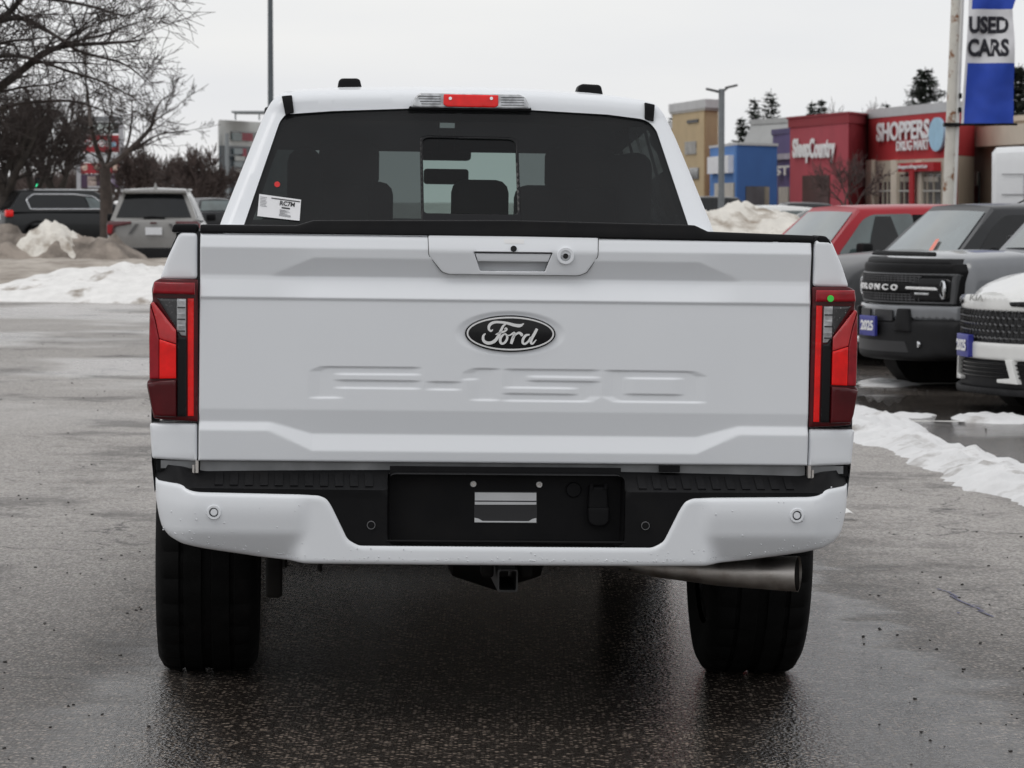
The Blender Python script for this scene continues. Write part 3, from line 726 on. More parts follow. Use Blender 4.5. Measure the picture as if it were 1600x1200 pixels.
ledge = MB().tube([(-.335, BY + .012, T(607, 846, BY)[1]), (.335, BY + .012, T(607, 846, BY)[1])], .004, 6).build('recess_lip', BLACKP, bump)
for s in (-1, 1):
    for k in range(11):
        x = .385 + k * .042
        zc = (zl + zt) / 2 - .001
        Mx = Matrix.Rotation(-math.atan2(.12, zt - zl), 3, 'X') @ Matrix.Rotation(s * .0, 3, 'Y')
        MB().box((s * x, float(by(np.array([x]))[0]) + .006 + .058, zc + .0015), (.022, .006, .085), Mx).build('step_tread', BLACKP, pad)
LYB = -.055
def tq(nm, pts, m, y, dp=.004, r=0.0): return patch(nm, TP(pts, y), m, bump, f=y, sp=.02, r=r, depth=dp)
PLATE_W = mat('bracket_silver', (.62, .63, .64), .35, metal=.25, var=.08)
tq('plate_opening', [(741, 768), (839, 768.5), (839, 818), (741, 817)], INKB, LYB - .002)
tq('bracket_top', [(742, 769.5), (838, 770), (838, 782.5), (742, 782)], PLATE_W, LYB - .006)
tq('bracket_fold', [(742, 784), (838, 784.5), (838, 788.5), (742, 788.5)], PLATE_W, LYB - .005)
tq('bracket_bottom', [(741.5, 809), (748, 810.5), (754, 814), (826, 814.5), (832, 811), (838, 809.5), (838, 816.5), (741.5, 816)], PLATE_W, LYB - .005)
for u, v in ((739.5, 756), (842.5, 757)):
    o = disc('bolt', u, v, .0088, LYB - .008, mat('nylon_white', (.7, .7, .68), .5), bump, .008, yl=LYB)
    disc('bolt_head', u, v, .0042, LYB - .010, STEEL, o, .004, yl=LYB, n=10)
disc('round_socket', 896, 765, .022, LYB - .010, BLACKP, bump, .012, yl=LYB)
pg = patch('trailer_plug', rounded(TP([(919, 758), (948, 758), (950, 790), (950, 812), (942, 820), (926, 820), (918, 812), (918, 790)], LYB), .01), BLACKP, bump, f=LYB - .028, sp=.012, r=.008, depth=.03)
patch('plug_lid', rounded(TP([(917, 791), (951, 791), (950, 815), (942, 821), (926, 821), (918, 815)], LYB), .008), BLACKP, pg, f=LYB - .036, sp=.012, r=.006, depth=.02)
for u in (923, 945): MB().tube([(T(u, 757, LYB)[0], LYB - .03, T(u, 763, LYB)[1]), (T(u, 757, LYB)[0], LYB - .03, T(u, 755, LYB)[1])], .006, 8).build('plug_hinge', BLACKP, pg)
for u, v, big in ((334, 801, 1), (1246, 806, 1), (580, 821, 0), (1009, 822, 0)):
    x, z = T(u, v, BY); y = float(wf(np.array([x]), np.array([z]))[0]) if big else float(by(np.array([x]))[0]) + .004
    if big:
        sn = disc('parking_sensor', u, v, .0205, y - .004, PAINT_W, bump, .012, inner=.0125, yl=BY)
        disc('sensor_gap', u, v, .0128, y - .001, INKB, sn, .004, yl=BY)
        disc('sensor_face', u, v, .0098, y - .003, PAINT_W, sn, .006, yl=BY)
    else:
        sn = disc('parking_sensor', u, v, .0118, y - .003, mat('sensor_ring', (.16, .16, .165), .45), bump, .008, inner=.0098, yl=BY)
        disc('sensor_face', u, v, .0096, y - .002, BLACKP, sn, .005, yl=BY)
# ---- rain drops clinging to the paint
rs = random.Random(3); dm = MB()
def drop(x, y, z, r):
    n = 6; v = []; f = []
    for j, (h, q) in enumerate(((0, 1), (.55, .8), (.85, .35))):
        for i in range(n): a = 6.283 * i / n; v.append((x + r * q * math.cos(a), y - r * h, z + r * q * math.sin(a)))
    v.append((x, y - r * .95, z))
    for j in range(2):
        for i in range(n): f.append((j * n + i, j * n + (i + 1) % n, (j + 1) * n + (i + 1) % n, (j + 1) * n + i))
    f += [(2 * n + i, 2 * n + (i + 1) % n, 3 * n) for i in range(n)]
    dm.add(v, f)
lowz = lambda x: float(np.interp(abs(x), [0, .56, .70, .84, .95], [cbot + .008, cbot + .009, cbot + .025, cbot + .045, cbot + .075]))
for i in range(330):
    x = rs.uniform(-.97, .97); zz = lowz(x) + (abs(rs.gauss(0, .006)) if i < 190 else rs.random() ** 2 * .16)
    if zz > ctop - .004 and abs(x) < .55: continue
    k = max(0, 1 - (zz - lowz(x) + .006) / .013); yb = float(wf(np.array([x]), np.array([zz]))[0]) + .013 * (1 - math.sqrt(max(0, 1 - k * k)))
    drop(x, yb, zz, rs.uniform(.0011, .0026))
dr = dm.build('rain_drops', mat('water_bead', (.72, .74, .76), .05, coat=1, var=.1), bump); dr['kind'] = 'stuff'
# ---- cab
def cy(z): return 1.75 + .5 * (np.minimum(z, 1.785) - 1.40) + .10 * np.maximum(z - 1.785, 0)
CYM = 1.85
shell_l = [(330, 400), (345, 347), (375, 272), (398, 215), (414, 176), (425, 157), (438, 147), (468, 142.5), (535, 140.5), (640, 139.5), (735, 139.5), (850, 143), (940, 149), (1000, 155.5), (1023, 161), (1037, 177), (1055, 215), (1078, 270), (1112, 353), (1128, 405)]
glass_l = [(366, 395), (381, 352), (437, 190), (446, 178.5), (520, 173.5), (640, 169.5), (735, 169), (830, 172), (950, 179), (1004, 186), (1016, 192), (1026, 204), (1077, 356), (1090, 398)]
def TC(pts, off):
    o_ = []
    for u, v in pts:
        z_ = 1.6
        for _ in range(6): q_ = T(u, v, cy(z_) + off); z_ = q_[1]
        o_.append(q_)
    return o_
SH = TC(shell_l, .06); GL = rounded(TC(glass_l, 0), .012, 3)
shell = patch('cab_rear', rounded(SH, .02, 3), PAINT_W, truck, f=lambda x, z: cy(z), sp=.013, r=.036, ry=.06, depth=.03, holes=[GL], rh=False)
side_pts = SH[::-1]                                       # right bottom ... over the roof ... left bottom
SHr = rounded(SH, .02, 3); SHr = [p for p in SHr if p[1] > 1.36]
if SHr[0][0] > SHr[-1][0]: SHr = SHr[::-1]
tb = [0, .15, .50, .545, .93, 1.0]; roofpts = SHr
def sp3(p, t):
    x, z = p; y0 = cy(z) + .065; y1 = 4.05 + (1.86 - z) * 1.35; tt = t
    rise = .035 * math.sin(math.pi * min(1, tt * 1.0)) * max(0, (z - 1.6) / .25); nar = 1 - .03 * tt
    return (x * nar, y0 + (y1 - y0) * tt, z + rise - .03 * tt ** 3 * max(0, (z - 1.6) / .25))
V = []; F = []; GFt = {1: [], 3: []}
ts = np.unique(np.concatenate([np.linspace(0, .15, 3), np.linspace(.15, .5, 6), [.545], np.linspace(.545, .93, 7), [1.0]]))
n = len(roofpts)
for t in ts: V += [sp3(p, t) for p in roofpts]
gl_faces = {}
for j in range(len(ts) - 1):
    tm = (ts[j] + ts[j + 1]) / 2; seg = int(np.searchsorted(tb, tm)) - 1
    for i in range(n - 1):
        zm = (roofpts[i][1] + roofpts[i + 1][1]) / 2; q4 = (j * n + i, j * n + i + 1, (j + 1) * n + i + 1, (j + 1) * n + i)
        if seg in (1, 3) and 1.40 < zm < 1.765: gl_faces.setdefault((seg, roofpts[i][0] > 0), []).append(q4)
        else: F.append(q4)
mk('cab_roof', V, [f[::-1] for f in F], PAINT_W, shell, sharp=50)
hl = [(v[0] * .965, v[1], v[2] - .035) for v in V]
TRIMD = mat('cabin_trim', (.02, .02, .021), .8, var=.2)
mk('headliner', hl, [f for f in F], TRIMD, shell)
SIDEG = glass('side_glass', (.05, .055, .055), .5)
for kk, fs in gl_faces.items(): mk('side_window', V, [f[::-1] for f in fs], SIDEG, shell)
front = V[-n:]; fr = [p for p in front]
ws = MB(); half = n // 2
lf, rt = fr[:half], fr[::-1][:half]
ws.add(lf + rt, [(i, i + 1, half + i + 1, half + i) for i in range(half - 1)]).build('windscreen', glass('windscreen_glass', (.80, .88, .85), .5), shell)
# rear glass: fixed panes with a sliding middle window
GOUT = [(x * .998, z) for x, z in GL]
SLO = rounded(TP([(657, 214), (668, 211), (802, 214), (812, 220), (812, 360), (657, 356)], CYM), .012)
SLI = rounded(TP([(661.5, 218), (670, 214.5), (800, 217.5), (807, 222), (807, 335), (661.5, 333)], CYM), .012)
PRIV = glass('privacy_glass', (.13, .147, .147), .30, haze=.05)
CLRG = glass('slider_glass', (.33, .39, .375), .3, haze=.015)
pane = patch('rear_window', GL, PRIV, shell, f=lambda x, z: cy(z) + .012, sp=.03, depth=0, holes=[SLO])
patch('slider_frame', SLO, BLACKG, shell, f=lambda x, z: cy(z) + .010, sp=.02, r=.003, depth=.012, holes=[SLI])
patch('slider_pane', SLI, CLRG, shell, f=lambda x, z: cy(z) + .018, sp=.03, depth=0)
def inset_poly(P, k):
    P = [np.array(p) for p in (P if area(P) > 0 else P[::-1])]; o = []
    for i in range(len(P)):
        d = P[(i + 1) % len(P)] - P[i - 1]; d = d / np.linalg.norm(d); o.append(tuple(P[i] + np.array([-d[1], d[0]]) * k))
    return o
patch('glass_border', GL, BLACKP, shell, f=lambda x, z: cy(z) + .015, sp=.02, depth=0, holes=[inset_poly(GL, .022)])
# sticker and dot on the glass
def gq(nm, pts, m, off, par): return patch(nm, TP(pts, 1.77), m, par, f=lambda x, z: cy(z) + off, sp=.02, depth=.0015)
stk = gq('window_sticker', [(405, 303), (470.5, 312), (468, 345), (402, 337.5)], mat('sticker_white', (.74, .74, .75), .5, var=.02), .006, shell)
def on_sticker(s, u, v, w, h, bold=.0):
    x, z = T(u, v, 1.77); ang = -math.atan2(9, 65) + .012
    M = Matrix.Translation((x, cy(z) + .0045, z)) @ Matrix.Rotation(-ang, 4, 'Y') @ Matrix.Rotation(-math.atan(.5), 4, 'X')
    return text_mesh('sticker_lettering', s, w, h, INKB, stk, M, depth=.001, bold=bold)
on_sticker('RC7M', 449, 318.5, .050, .017, .02)
def sbar(u0, v0, u1, v1, t, m=INKB): gq('sticker_print', [(u0, v0), (u1, v1), (u1, v1 + t), (u0, v0 + t)], m, .0045, stk)
GREYI = mat('grey_print', (.32, .32, .33), .5)
sbar(424, 308.5, 469, 314.5, 1.6); sbar(440, 323.2, 453, 325, 2.2); sbar(436, 334, 454, 336.6, 3, GREYI)
for k in range(6): sbar(437, 327 + k * 1.2, 437 + (9, 14, 11, 16, 8, 12)[k], 327 + k * 1.2 + 1.3, .5, GREYI)
for k in range(7): sbar(406.5, 307 + k * 2.3, 417 - (k % 3), 308.4 + k * 2.3, .7, GREYI)
x, z = T(433, 288, 1.8); MB().lathe([(0, .0098), (-.002, .0092), (-.002, .0001)], 'y', 22, (x, cy(z) + .008, z)).build('red_sticker', mat('sticker_red', (.85, .05, .05), .5), shell)
# third brake light on the roof edge
BLY = 1.95
bl_ = [(656, 145.5), (812, 148), (821, 153), (828.5, 170.5), (641, 168), (648, 152)]
cb = patch('high_brake_light', rounded(TP(bl_, BLY), .008), CLEARL, shell, f=lambda x, z: cy(z) - .022, sp=.012, r=.006, depth=.05)
patch('brake_lens', rounded(TP([(693, 147.5), (778, 149), (778, 165), (773, 168.5), (697, 167), (692, 163)], BLY), .004), RED_B, cb, f=lambda x, z: cy(z) - .027, sp=.01, r=.004, depth=.02)
patch('light_base', rounded(TP([(640, 166), (829, 168.5), (830, 173), (638, 170.5)], BLY), .002), BLACKP, cb, f=lambda x, z: cy(z) - .012, sp=.02, depth=.03)
for u in (703, 767):
    x, z = T(u, 154, BLY); MB().lathe([(0, .006), (-.004, .0055), (-.004, .0001)], 'y', 12, (x, cy(z) - .026, z)).build('lens_screw', CHROME, cb)
for u0, u1, v in ((652, 688, 150), (782, 818, 152)):
    for k in range(4): patch('lens_rib', TP([(u0 + k * (2 if u0 < 700 else 0), v + k * 4), (u1, v + k * 4 + .3), (u1, v + k * 4 + 1.4), (u0 + k * (2 if u0 < 700 else 0), v + k * 4 + 1.1)], BLY), SMOKE, cb, f=lambda x, z: cy(z) - .0245, sp=.02, depth=.003)
# roof ditch mouldings and roof brackets
for pts in ([(440, 150), (456, 148.5), (459.5, 176), (446, 180)], [(1007.5, 160), (1023, 163.5), (1021, 190), (1007, 186)]):
    patch('ditch_moulding', rounded(TC(pts, 0), .004), BLACKP, shell, f=lambda x, z: cy(z) - .010 + 8 * np.maximum(0, z - 1.81) ** 2, sp=.01, r=.003, depth=.07)
for pts in ([(526.5, 142), (528.5, 128), (533, 124.5), (557, 124.5), (561.5, 127), (565, 142)], [(895.5, 150.5), (899, 137), (904, 133), (930, 134.5), (934, 137), (937.5, 153)]):
    patch('roof_bracket', rounded(TP(pts, 2.9), .01, 3), BLACKP, shell, f=2.75, sp=.012, r=.010, depth=.10)
# doors, floor and front of the truck (mostly hidden from behind)
def body_box(nm, c_, d_, m, par, w=.05):
    return bevelled(MB().box(c_, d_).build(nm, m, par), w, 3)
cabl = body_box('cab_body', (0, 3.28, .96), (1.94, 2.95, .84), PAINT_W, truck, .06)
MB().box((0, 3.2, 1.392), (1.62, 2.7, .03)).build('cabin_floor', TRIMD, shell)
body_box('dashboard', (0, 4.55, 1.36), (1.5, .35, .12), TRIMD, shell, .03)
hood = body_box('hood', (0, 5.2, .98), (1.90, 1.30, .62), PAINT_W, truck, .09)
grl = MB().box((0, 5.86, .93), (1.5, .05, .34)).build('grille', BLACKP, hood)
for s in (-1, 1): body_box('headlight', (s * .83, 5.83, .98), (.22, .08, .28), CLEARL, hood, .02)
body_box('front_bumper', (0, 5.82, .60), (1.94, .22, .26), BLACKP, truck, .04)
for s in (-1, 1): body_box('door_mirror', (s * .93, 4.25, 1.20), (.08, .22, .2), BLACKP, truck, .03)
# seats and mirror seen through the rear glass
def seat(x, y, ztop, w, hr):
    a = body_box('seat', (x, y, (1.36 + ztop - .17) / 2), (w, .16, ztop - .17 - 1.30), TRIMD, shell, .05)
    h = body_box('headrest', (x, y - .02, ztop - .08), (hr, .11, .19), TRIMD, a, .045)
    for s in (-1, 1): MB().tube([(x + s * hr * .25, y, ztop - .26), (x + s * hr * .25, y, ztop - .12)], .007, 6).build('headrest_post', CHROME, a)
xs_ = T(545, 280, 3.45)[0]
seat(xs_, 3.45, 1.705, .34, .23); seat(T(905, 280, 3.45)[0], 3.45, 1.70, .50, .27)
for xx, zt_ in ((-.45, 1.53), (.04, 1.555), (.45, 1.53)): seat(xx, 2.25, zt_, .30, .20)
for s in (-1, 1): body_box('pillar_trim', (s * .57, 2.45, 1.53), (.12, .75, .28), TRIMD, shell, .05)
x, z = T(697, 276, 4.0); body_box('interior_mirror', (x, 4.0, z), (.18, .03, .062), TRIMD, shell, .012)
for s in (-1, 1): body_box('sun_visor', (s * .38, 3.98, 1.775), (.70, .03, .17), TRIMD, shell, .012)
body_box('visor_console', (x, 4.05, z + .13), (.20, .1, .13), TRIMD, shell, .015)
# ---- wheels, axle, exhaust, hitch
def tyre_mesh(Rt, w, nseg=120):
    pr = [(-.5, .62), (-.56, .78), (-.545, .90), (-.49, .965), (-.44, .985), (-.30, .997), (-.29, .978), (-.25, .978), (-.24, 1.0), (-.06, 1.0), (-.05, .98), (.0, .98)]
    pr = pr + [(-a, b) for a, b in pr[-2::-1]]
    v = []; f = []; m = len(pr)
    for k in range(nseg):
        a = 2 * math.pi * k / nseg
        for a_, b_ in pr:
            rr = b_
            if b_ > .96 and k % 4 == 0 and abs(a_) > .2: rr -= .018
            v.append((a_ * w, rr * Rt * math.cos(a), rr * Rt * math.sin(a)))
    for k in range(nseg):
        for j in range(m - 1): f.append((k * m + j, k * m + j + 1, ((k + 1) % nseg) * m + j + 1, ((k + 1) % nseg) * m + j))
    return v, f
ALLOY = mat('alloy', (.32, .33, .34), .35, metal=.9, var=.1)
tv_, tf_ = tyre_mesh(.418, .285)
for s, y in ((-1, 1.2), (1, 1.2), (-1, 4.88), (1, 4.88)):
    wv = [(a + s * .860, b + y, c_ + .412) for a, b, c_ in tv_]
    w_ = mk('wheel', wv, tf_, RUBBER, truck, sharp=30)
    rim = MB().lathe([(s * .860 + s * .13, .27), (s * .860 + s * .10, .25), (s * .860 + s * .02, .235), (s * .860 - s * .13, .25)], 'x', 32, (0, y, .412)).build('rim', ALLOY, w_)
    MB().lathe([(s * .860 + s * .03, .24), (s * .860 + s * .06, .10), (s * .860 + s * .08, .0001)], 'x', 24, (0, y, .412)).build('hub', ALLOY, w_)
for s in (-1, 1): MB().lathe([(s * .735, .27), (s * .74, .26), (s * .73, .0001)], 'x', 24, (0, 1.2, .412)).build('brake_drum', DARKM, truck)
ax = MB().tube([(-.74, 1.2, .412), (.74, 1.2, .412)], .05, 10).build('rear_axle', DARKM, truck)
MB().lathe([(-.17, .03), (-.14, .11), (0, .155), (.14, .11), (.17, .03)], 'x', 16, (0.05, 1.18, .41)).build('differential', DARKM, ax)
fm = MB()
for s in (-1, 1): fm.box((s * .5, 2.9, .60), (.09, 5.6, .16))
for y in (.15, 1.0, 2.2, 3.6, 5.2): fm.box((0, y, .60), (1.0, .09, .12))
fm.build('chassis_frame', DARKM, truck)
for s in (-1, 1): MB().tube([(s * .5, .35, .58), (s * .5, .8, .50), (s * .5, 1.2, .47), (s * .5, 1.8, .52)], .035, 8).build('leaf_spring', DARKM, truck)
body_box('air_dam_light_block', (0, 5.72, .27), (1.85, .05, .50), DARKM, truck, .01)  # stretched down almost to the ground to stop light passing under the truck
for s in (-1, 1): body_box('rocker_light_block', (s * .88, 3.05, .40), (.12, 2.5, .28), DARKM, truck, .02)  # added low along the sides to keep the ground under the truck dark
body_box('tray_light_block', (0, 3.55, .50), (1.84, 4.2, .06), DARKM, truck, .01)  # lowered and widened so the wet ground reflects a dark underside
body_box('tank_light_block', (-.42, 2.7, .42), (.5, 1.3, .30), DARKM, truck, .05)  # unseen clutter added to block light under the truck
body_box('transfer_case_light_block', (.08, 3.5, .40), (.45, .7, .34), DARKM, truck, .06)  # added with the tank as another low light block
MB().tube([(.06, 1.3, .43), (.08, 3.2, .45)], .05, 10).build('drive_shaft_light_block', DARKM, truck)  # unseen shaft, added with the same light-blocking clutter
MB().lathe([(-.09, .20), (-.11, .30), (-.08, .38), (.08, .38), (.11, .30), (.09, .20)], 'z', 32, (0, .78, .64)).build('spare_tyre', RUBBER, truck)
hx, hz0 = T(793, 907, -.02)
sq = [(-.029, -.033), (.029, -.033), (.029, .033), (-.029, .033)]
hb = MB(); 
o_s = rounded([(hx + a, hz0 + b) for a, b in sq], .008, 3); i_s = rounded([(hx + a * .82, hz0 + b * .82) for a, b in sq], .006, 3)
patch('hitch_receiver', o_s, mat('hitch_black', (.03, .03, .03), .5, var=.2), truck, f=-.03, sp=.02, r=.002, depth=.35, holes=[i_s])
MB().tube([(-.55, .06, .575), (.55, .06, .575)], .035, 10).build('hitch_crossbar', DARKM, truck)
for s in (-1, 1): body_box('hitch_bracket', (hx + s * .055, .05, hz0 + .03), (.035, .10, .05), DARKM, truck, .01)
ex0 = T(1092, 890, .14); ex1 = T(1247, 900, .06)
pth = [(ex0[0] - .3, .50, ex0[1] + .01), (ex0[0] - .10, .22, ex0[1] + .0), (ex0[0] + .06, .14, ex0[1] - .004), (ex1[0], .06, ex1[1] + .006)]
exh = MB().tube(pth, [.030, .034, .043, .052], 24, cap=False).build('exhaust_pipe', STEEL, truck)
inn = MB().tube([(ex1[0] - .025, .0615, ex1[1] + .0055), (ex1[0] - .001, .0602, ex1[1] + .006)], [.046, .0485], 24, cap=False)
inn.build('exhaust_bore', DARKM, exh)
MB().tube([pth[2], (pth[2][0] + .002, pth[2][1] - .004, pth[2][2])], .040, 20).build('exhaust_clamp', STEEL, exh)
body_box('exhaust_hanger', (ex0[0] + .14, .2, ex0[1] + .06), (.18, .06, .05), DARKM, truck, .012)
sx, sz = T(428, 912, .35); body_box('shackle', (sx, .40, sz + .02), (.05, .07, .13), DARKM, truck, .012)
for u, v in ((1003, 886), (986, 888), (500, 890), (445, 884)):
    x, z = T(u, v, .3); MB().tube([(x, .3, z + .06), (x, .3, z - .005)], .008, 6).build('drain_bolt', DARKM, truck)
# trailer-wiring tag sticking out past the bumper corner
x, z = T(1318, 815, .2)
wx = thing('paper_tag', 'scrap of white paper tag showing past the right bumper corner', 'paper tag', TM @ Vector((x, .35, .0)))
wx.location = gp(1326, 814)
pp = MB(); n = 7
for k in range(n): a = k / (n - 1); pp.v += [(-.05 + .10 * a, 0 + .03 * a, .01 + .03 * math.sin(a * 3)), (-.06 + .10 * a, .10, .03 + .03 * math.sin(a * 3 + .5))]
pp.f = [(2 * k, 2 * k + 2, 2 * k + 3, 2 * k + 1) for k in range(n - 1)]
pp.build('paper', mat('paper', (.75, .75, .73), .7), wx)
# ================================================================ parked vehicles
TYRE_S = tyre_mesh(1.0, 1.0, 48)
def cat1(stn, n=6):                                      # smooth interpolation of station tuples
    return [tuple(p) for p in catmull(stn, n)]
def vehicle(name, label, cat, spec, loc, heading, group=None):
    """x right, y forward, z up; origin on the ground under the middle"""
    root = thing(name, label, cat, loc, heading, group)
    M = spec['paint']; low = spec.get('lower', M)
    st = cat1(spec['body'], 5)                           # (y, half width, z bottom, z top)
    rows = [(0, .90), (.05, .955), (.22, .99), (.50, 1.0), (.74, .995), (.88, .965), (.965, .92), (1.0, .86)]
    V = []; F = []; m = 2 * len(rows) + 3
    for y, w, b, t in st:
        L = [(-w * k, y, b + (t - b) * q) for q, k in rows]; cr = spec.get('crown', .025)
        V += L + [(-w * .45, y, t + cr * .8), (0, y, t + cr), (w * .45, y, t + cr * .8)] + [(-x, yy, z) for x, yy, z in L[::-1]]
    wr, wz = spec['wheel_r'], spec['wheel_r']
    for j in range(len(st) - 1):
        for i in range(m - 1):
            a = [V[j * m + i], V[j * m + i + 1], V[(j + 1) * m + i + 1], V[(j + 1) * m + i]]
            cyy = sum(p[1] for p in a) / 4; cz = sum(p[2] for p in a) / 4
            side_row = i < 6 or i >= m - 7
            if side_row and any(math.hypot(cyy - wy_, cz - wz) < wr * 1.16 for wy_ in spec['axles']): continue
            F.append((j * m + i, (j + 1) * m + i, (j + 1) * m + i + 1, j * m + i + 1))
    F.append(tuple(range(m))); F.append(tuple(range((len(st) - 1) * m, len(st) * m))[::-1])
    body = mk('body', V, [f[::-1] for f in F], M, root, sharp=42)
    def hw(y): return float(np.interp(y, [s[0] for s in st], [s[1] for s in st]))
    MB().box((0, 0, spec['wheel_r'] + .06), (1.2 * hw(0), st[-1][0] - st[0][0] - .5, .3)).build('underbody', DARKM, body)
    for wy_ in spec['axles']:
        for s in (-1, 1):
            v, f = TYRE_S; tw = .23; xo = s * (hw(wy_) - tw * .5 - .01)
            wh_ = mk('wheel', [(p[0] * tw + xo, p[1] * wr + wy_, p[2] * wr + wz) for p in v], f, RUBBER, root)
            rp_ = MB().lathe([(s * tw * .46, wr * .64), (s * tw * .40, wr * .60), (s * tw * .2, wr * .58), (s * tw * .1, .02)], 'x', 28, (xo, wy_, wz))
            rm = rp_.build('rim', BLACKG, wh_)
            for k in range(5):
                a = k * 2 * math.pi / 5
                MB().box((xo + s * tw * .36, wy_ + math.cos(a) * wr * .32, wz + math.sin(a) * wr * .32), (.03, wr * .60, .055), Matrix.Rotation(a, 3, 'X')).build('spoke', ALLOY, rm)
            pts = [(s * (hw(wy_) + .004), wy_ + wr * 1.19 * math.cos(a), wz + wr * 1.19 * math.sin(a)) for a in np.linspace(-.35, math.pi + .35, 26)]
            MB().tube(pts, .035, 6).build('wheel_arch', spec.get('cladding', BLACKP), body)
            MB().lathe([(xo - s * .2, .02), (xo - s * .2, wr * 1.16), (xo + s * .06, wr * 1.16)], 'x', 24, (0, wy_, wz)).build('wheel_well', DARKM, body)
    # greenhouse: (y, z) of rear base, rear top, front top, front base, half widths at belt and roof
    g = spec['house']; (d0, d1, a1, a0) = g['pts']; wb_, wr_ = g['wb'], g['wr']
    zb_, zr_ = min(d0[1], a0[1]), max(d1[1], a1[1])
    def gw(z): return wb_ + (wr_ - wb_) * (z - zb_) / (zr_ - zb_)
    n = 9; V = []; F = []
    tops = [(d1[0] + (a1[0] - d1[0]) * k / n, d1[1] + (a1[1] - d1[1]) * k / n + g.get('arch', .04) * math.sin(math.pi * k / n)) for k in range(n + 1)]
    bots = [(d0[0] + (a0[0] - d0[0]) * k / n, d0[1] + (a0[1] - d0[1]) * k / n) for k in range(n + 1)]
    for (ty, tz), (by_, bz_) in zip(tops, bots):
        xs_ = [(-gw(bz_), by_, bz_), (-gw(bz_ + (tz - bz_) * .55) - .01, by_ + (ty - by_) * .55, bz_ + (tz - bz_) * .55), (-gw(tz) - .005, ty, tz - .035), (-gw(tz) + .06, ty, tz), (0, ty, tz + .025)]
        V += xs_ + [(-x, y, z) for x, y, z in xs_[-2::-1]]
    m = 9
    F = [(j * m + i, (j + 1) * m + i, (j + 1) * m + i + 1, j * m + i + 1) for j in range(n) for i in range(m - 1)] + [tuple(range(m)), tuple(range(n * m, (n + 1) * m))[::-1]]
    house = mk('roof', V, [f[::-1] for f in F], spec.get('roof', M), root, sharp=38)
    gl_ = spec.get('glass', DGLASS)
    def quad(nm, P, mt, off, par, k=6):                  # bilinear pane from 4 corners bl, br, tr, tl
        P = [Vector(p) for p in P]; nrm = (P[1] - P[0]).cross(P[3] - P[0]).normalized(); v = []
        for j in range(k + 1):
            for i in range(k + 1):
                s_, t_ = i / k, j / k; p = P[0].lerp(P[1], s_).lerp(P[3].lerp(P[2], s_), t_); v.append(p + nrm * (off + .03 * (4 * s_ * (1 - s_)) * .5))
        return mk(nm, v, [(j * (k + 1) + i, j * (k + 1) + i + 1, (j + 1) * (k + 1) + i + 1, (j + 1) * (k + 1) + i) for j in range(k) for i in range(k)], mt, par)
    def mixp(a, b, t): return (a[0] + (b[0] - a[0]) * t, a[1] + (b[1] - a[1]) * t)
    for nm, base, top_, sg in (('windscreen', a0, a1, 1), ('rear_window', d0, d1, -1)):
        lo_, hi_ = mixp(base, top_, .10), mixp(base, top_, .90); wl_, wh2 = gw(lo_[1]) - .09, gw(hi_[1]) - .09
        quad(nm, [(sg * wl_, lo_[0], lo_[1]), (-sg * wl_, lo_[0], lo_[1]), (-sg * wh2, hi_[0], hi_[1]), (sg * wh2, hi_[0], hi_[1])], spec.get('wglass', gl_) if sg > 0 else gl_, .008, house)
    for poly in spec['side_glass']:
        for s in (-1, 1):
            pts = rounded(poly, .05, 3)
            Vv, Ff, _ = cdt(pts, (), .2)
            def xo_(z): return s * (gw(z) + .014 - (.0 if True else 0))
            vv = [(xo_(z), y, z) for y, z in Vv]
            w_ = mk('side_window', vv, [f if s > 0 else f[::-1] for f in Ff], spec.get('sglass', gl_), house)
            if spec.get('chrome'):
                pl = resample(pts, .12); MB().tube([(xo_(z) + s * .004, y, z) for y, z in pl + pl[:1]], .017, 6).build('window_trim', spec['chrome'], w_)
    if spec.get('mirrors', True):
        for s in (-1, 1):
            bevelled(MB().box((s * (hw(a0[0] - .35) + .09), a0[0] - .42, a0[1] + .07), (.2, .13, .15)).build('door_mirror', spec.get('mirror_mat', BLACKP), root), .03, 2)
    return root, body, house, hw
def hull(L, W, zh, zb=.28, nose=1.0, tail=1.0, belt=.98, tz=None):
    """stations of a crossover body"""
    h, w = L / 2, W / 2; tz = tz or belt
    return [(-h, w * .80, .42, tz - .06), (-h + .05, w * .90, .32, tz - .01), (-h + .25, w * .985, zb, tz), (-h + .9, w, zb, belt), (-.2, w, zb - .02, belt - .01), (h - 1.5, w, zb, belt - .01), (h - 1.15, w, zb, zh + .06), (h - .5, w * .985, zb, zh + .02), (h - .2, w * .94, zb + .02, zh - .05), (h - .06, w * .86, zb + .06, zh - .12), (h, w * .74, .36, zh - .20)]
DGLASS = mat('dark_window', (.008, .009, .010), .06, spec=.35, coat=.2, var=.2)
TGLASS = mat('pale_window', (.06, .085, .085), .08, coat=.6, var=.35, vs=2.5, spec=.9)
WSGLASS = mat('windscreen_pale', (.13, .165, .165), .08, coat=.7, var=.3, vs=2.2, spec=.9)
CLAD = mat('grey_cladding', (.014, .014, .015), .6, spec=.2, var=.2)
PAINT_BK = mat('black_paint', (.008, .009, .010), .3, spec=.3, coat=.3, var=.1)
PAINT_GR = mat('warm_grey_paint', (.24, .235, .225), .35, coat=.6, var=.05)
PAINT_CH = mat('charcoal_paint', (.015, .016, .018), .35, spec=.35, coat=.25, var=.06)
PAINT_BG = mat('bluish_grey_paint', (.17, .178, .19), .33, coat=.7, var=.05)
PAINT_RD = mat('red_paint', (.34, .008, .018), .35, spec=.3, coat=.2, var=.05)
PAINT_DR = mat('dark_red_paint', (.09, .012, .018), .3, coat=.8, var=.05)
PAINT_OW = mat('offwhite_paint', (.70, .70, .68), .35, coat=.6, var=.03)
PLATEW = mat('plate_white', (.72, .73, .75), .4, var=.02)
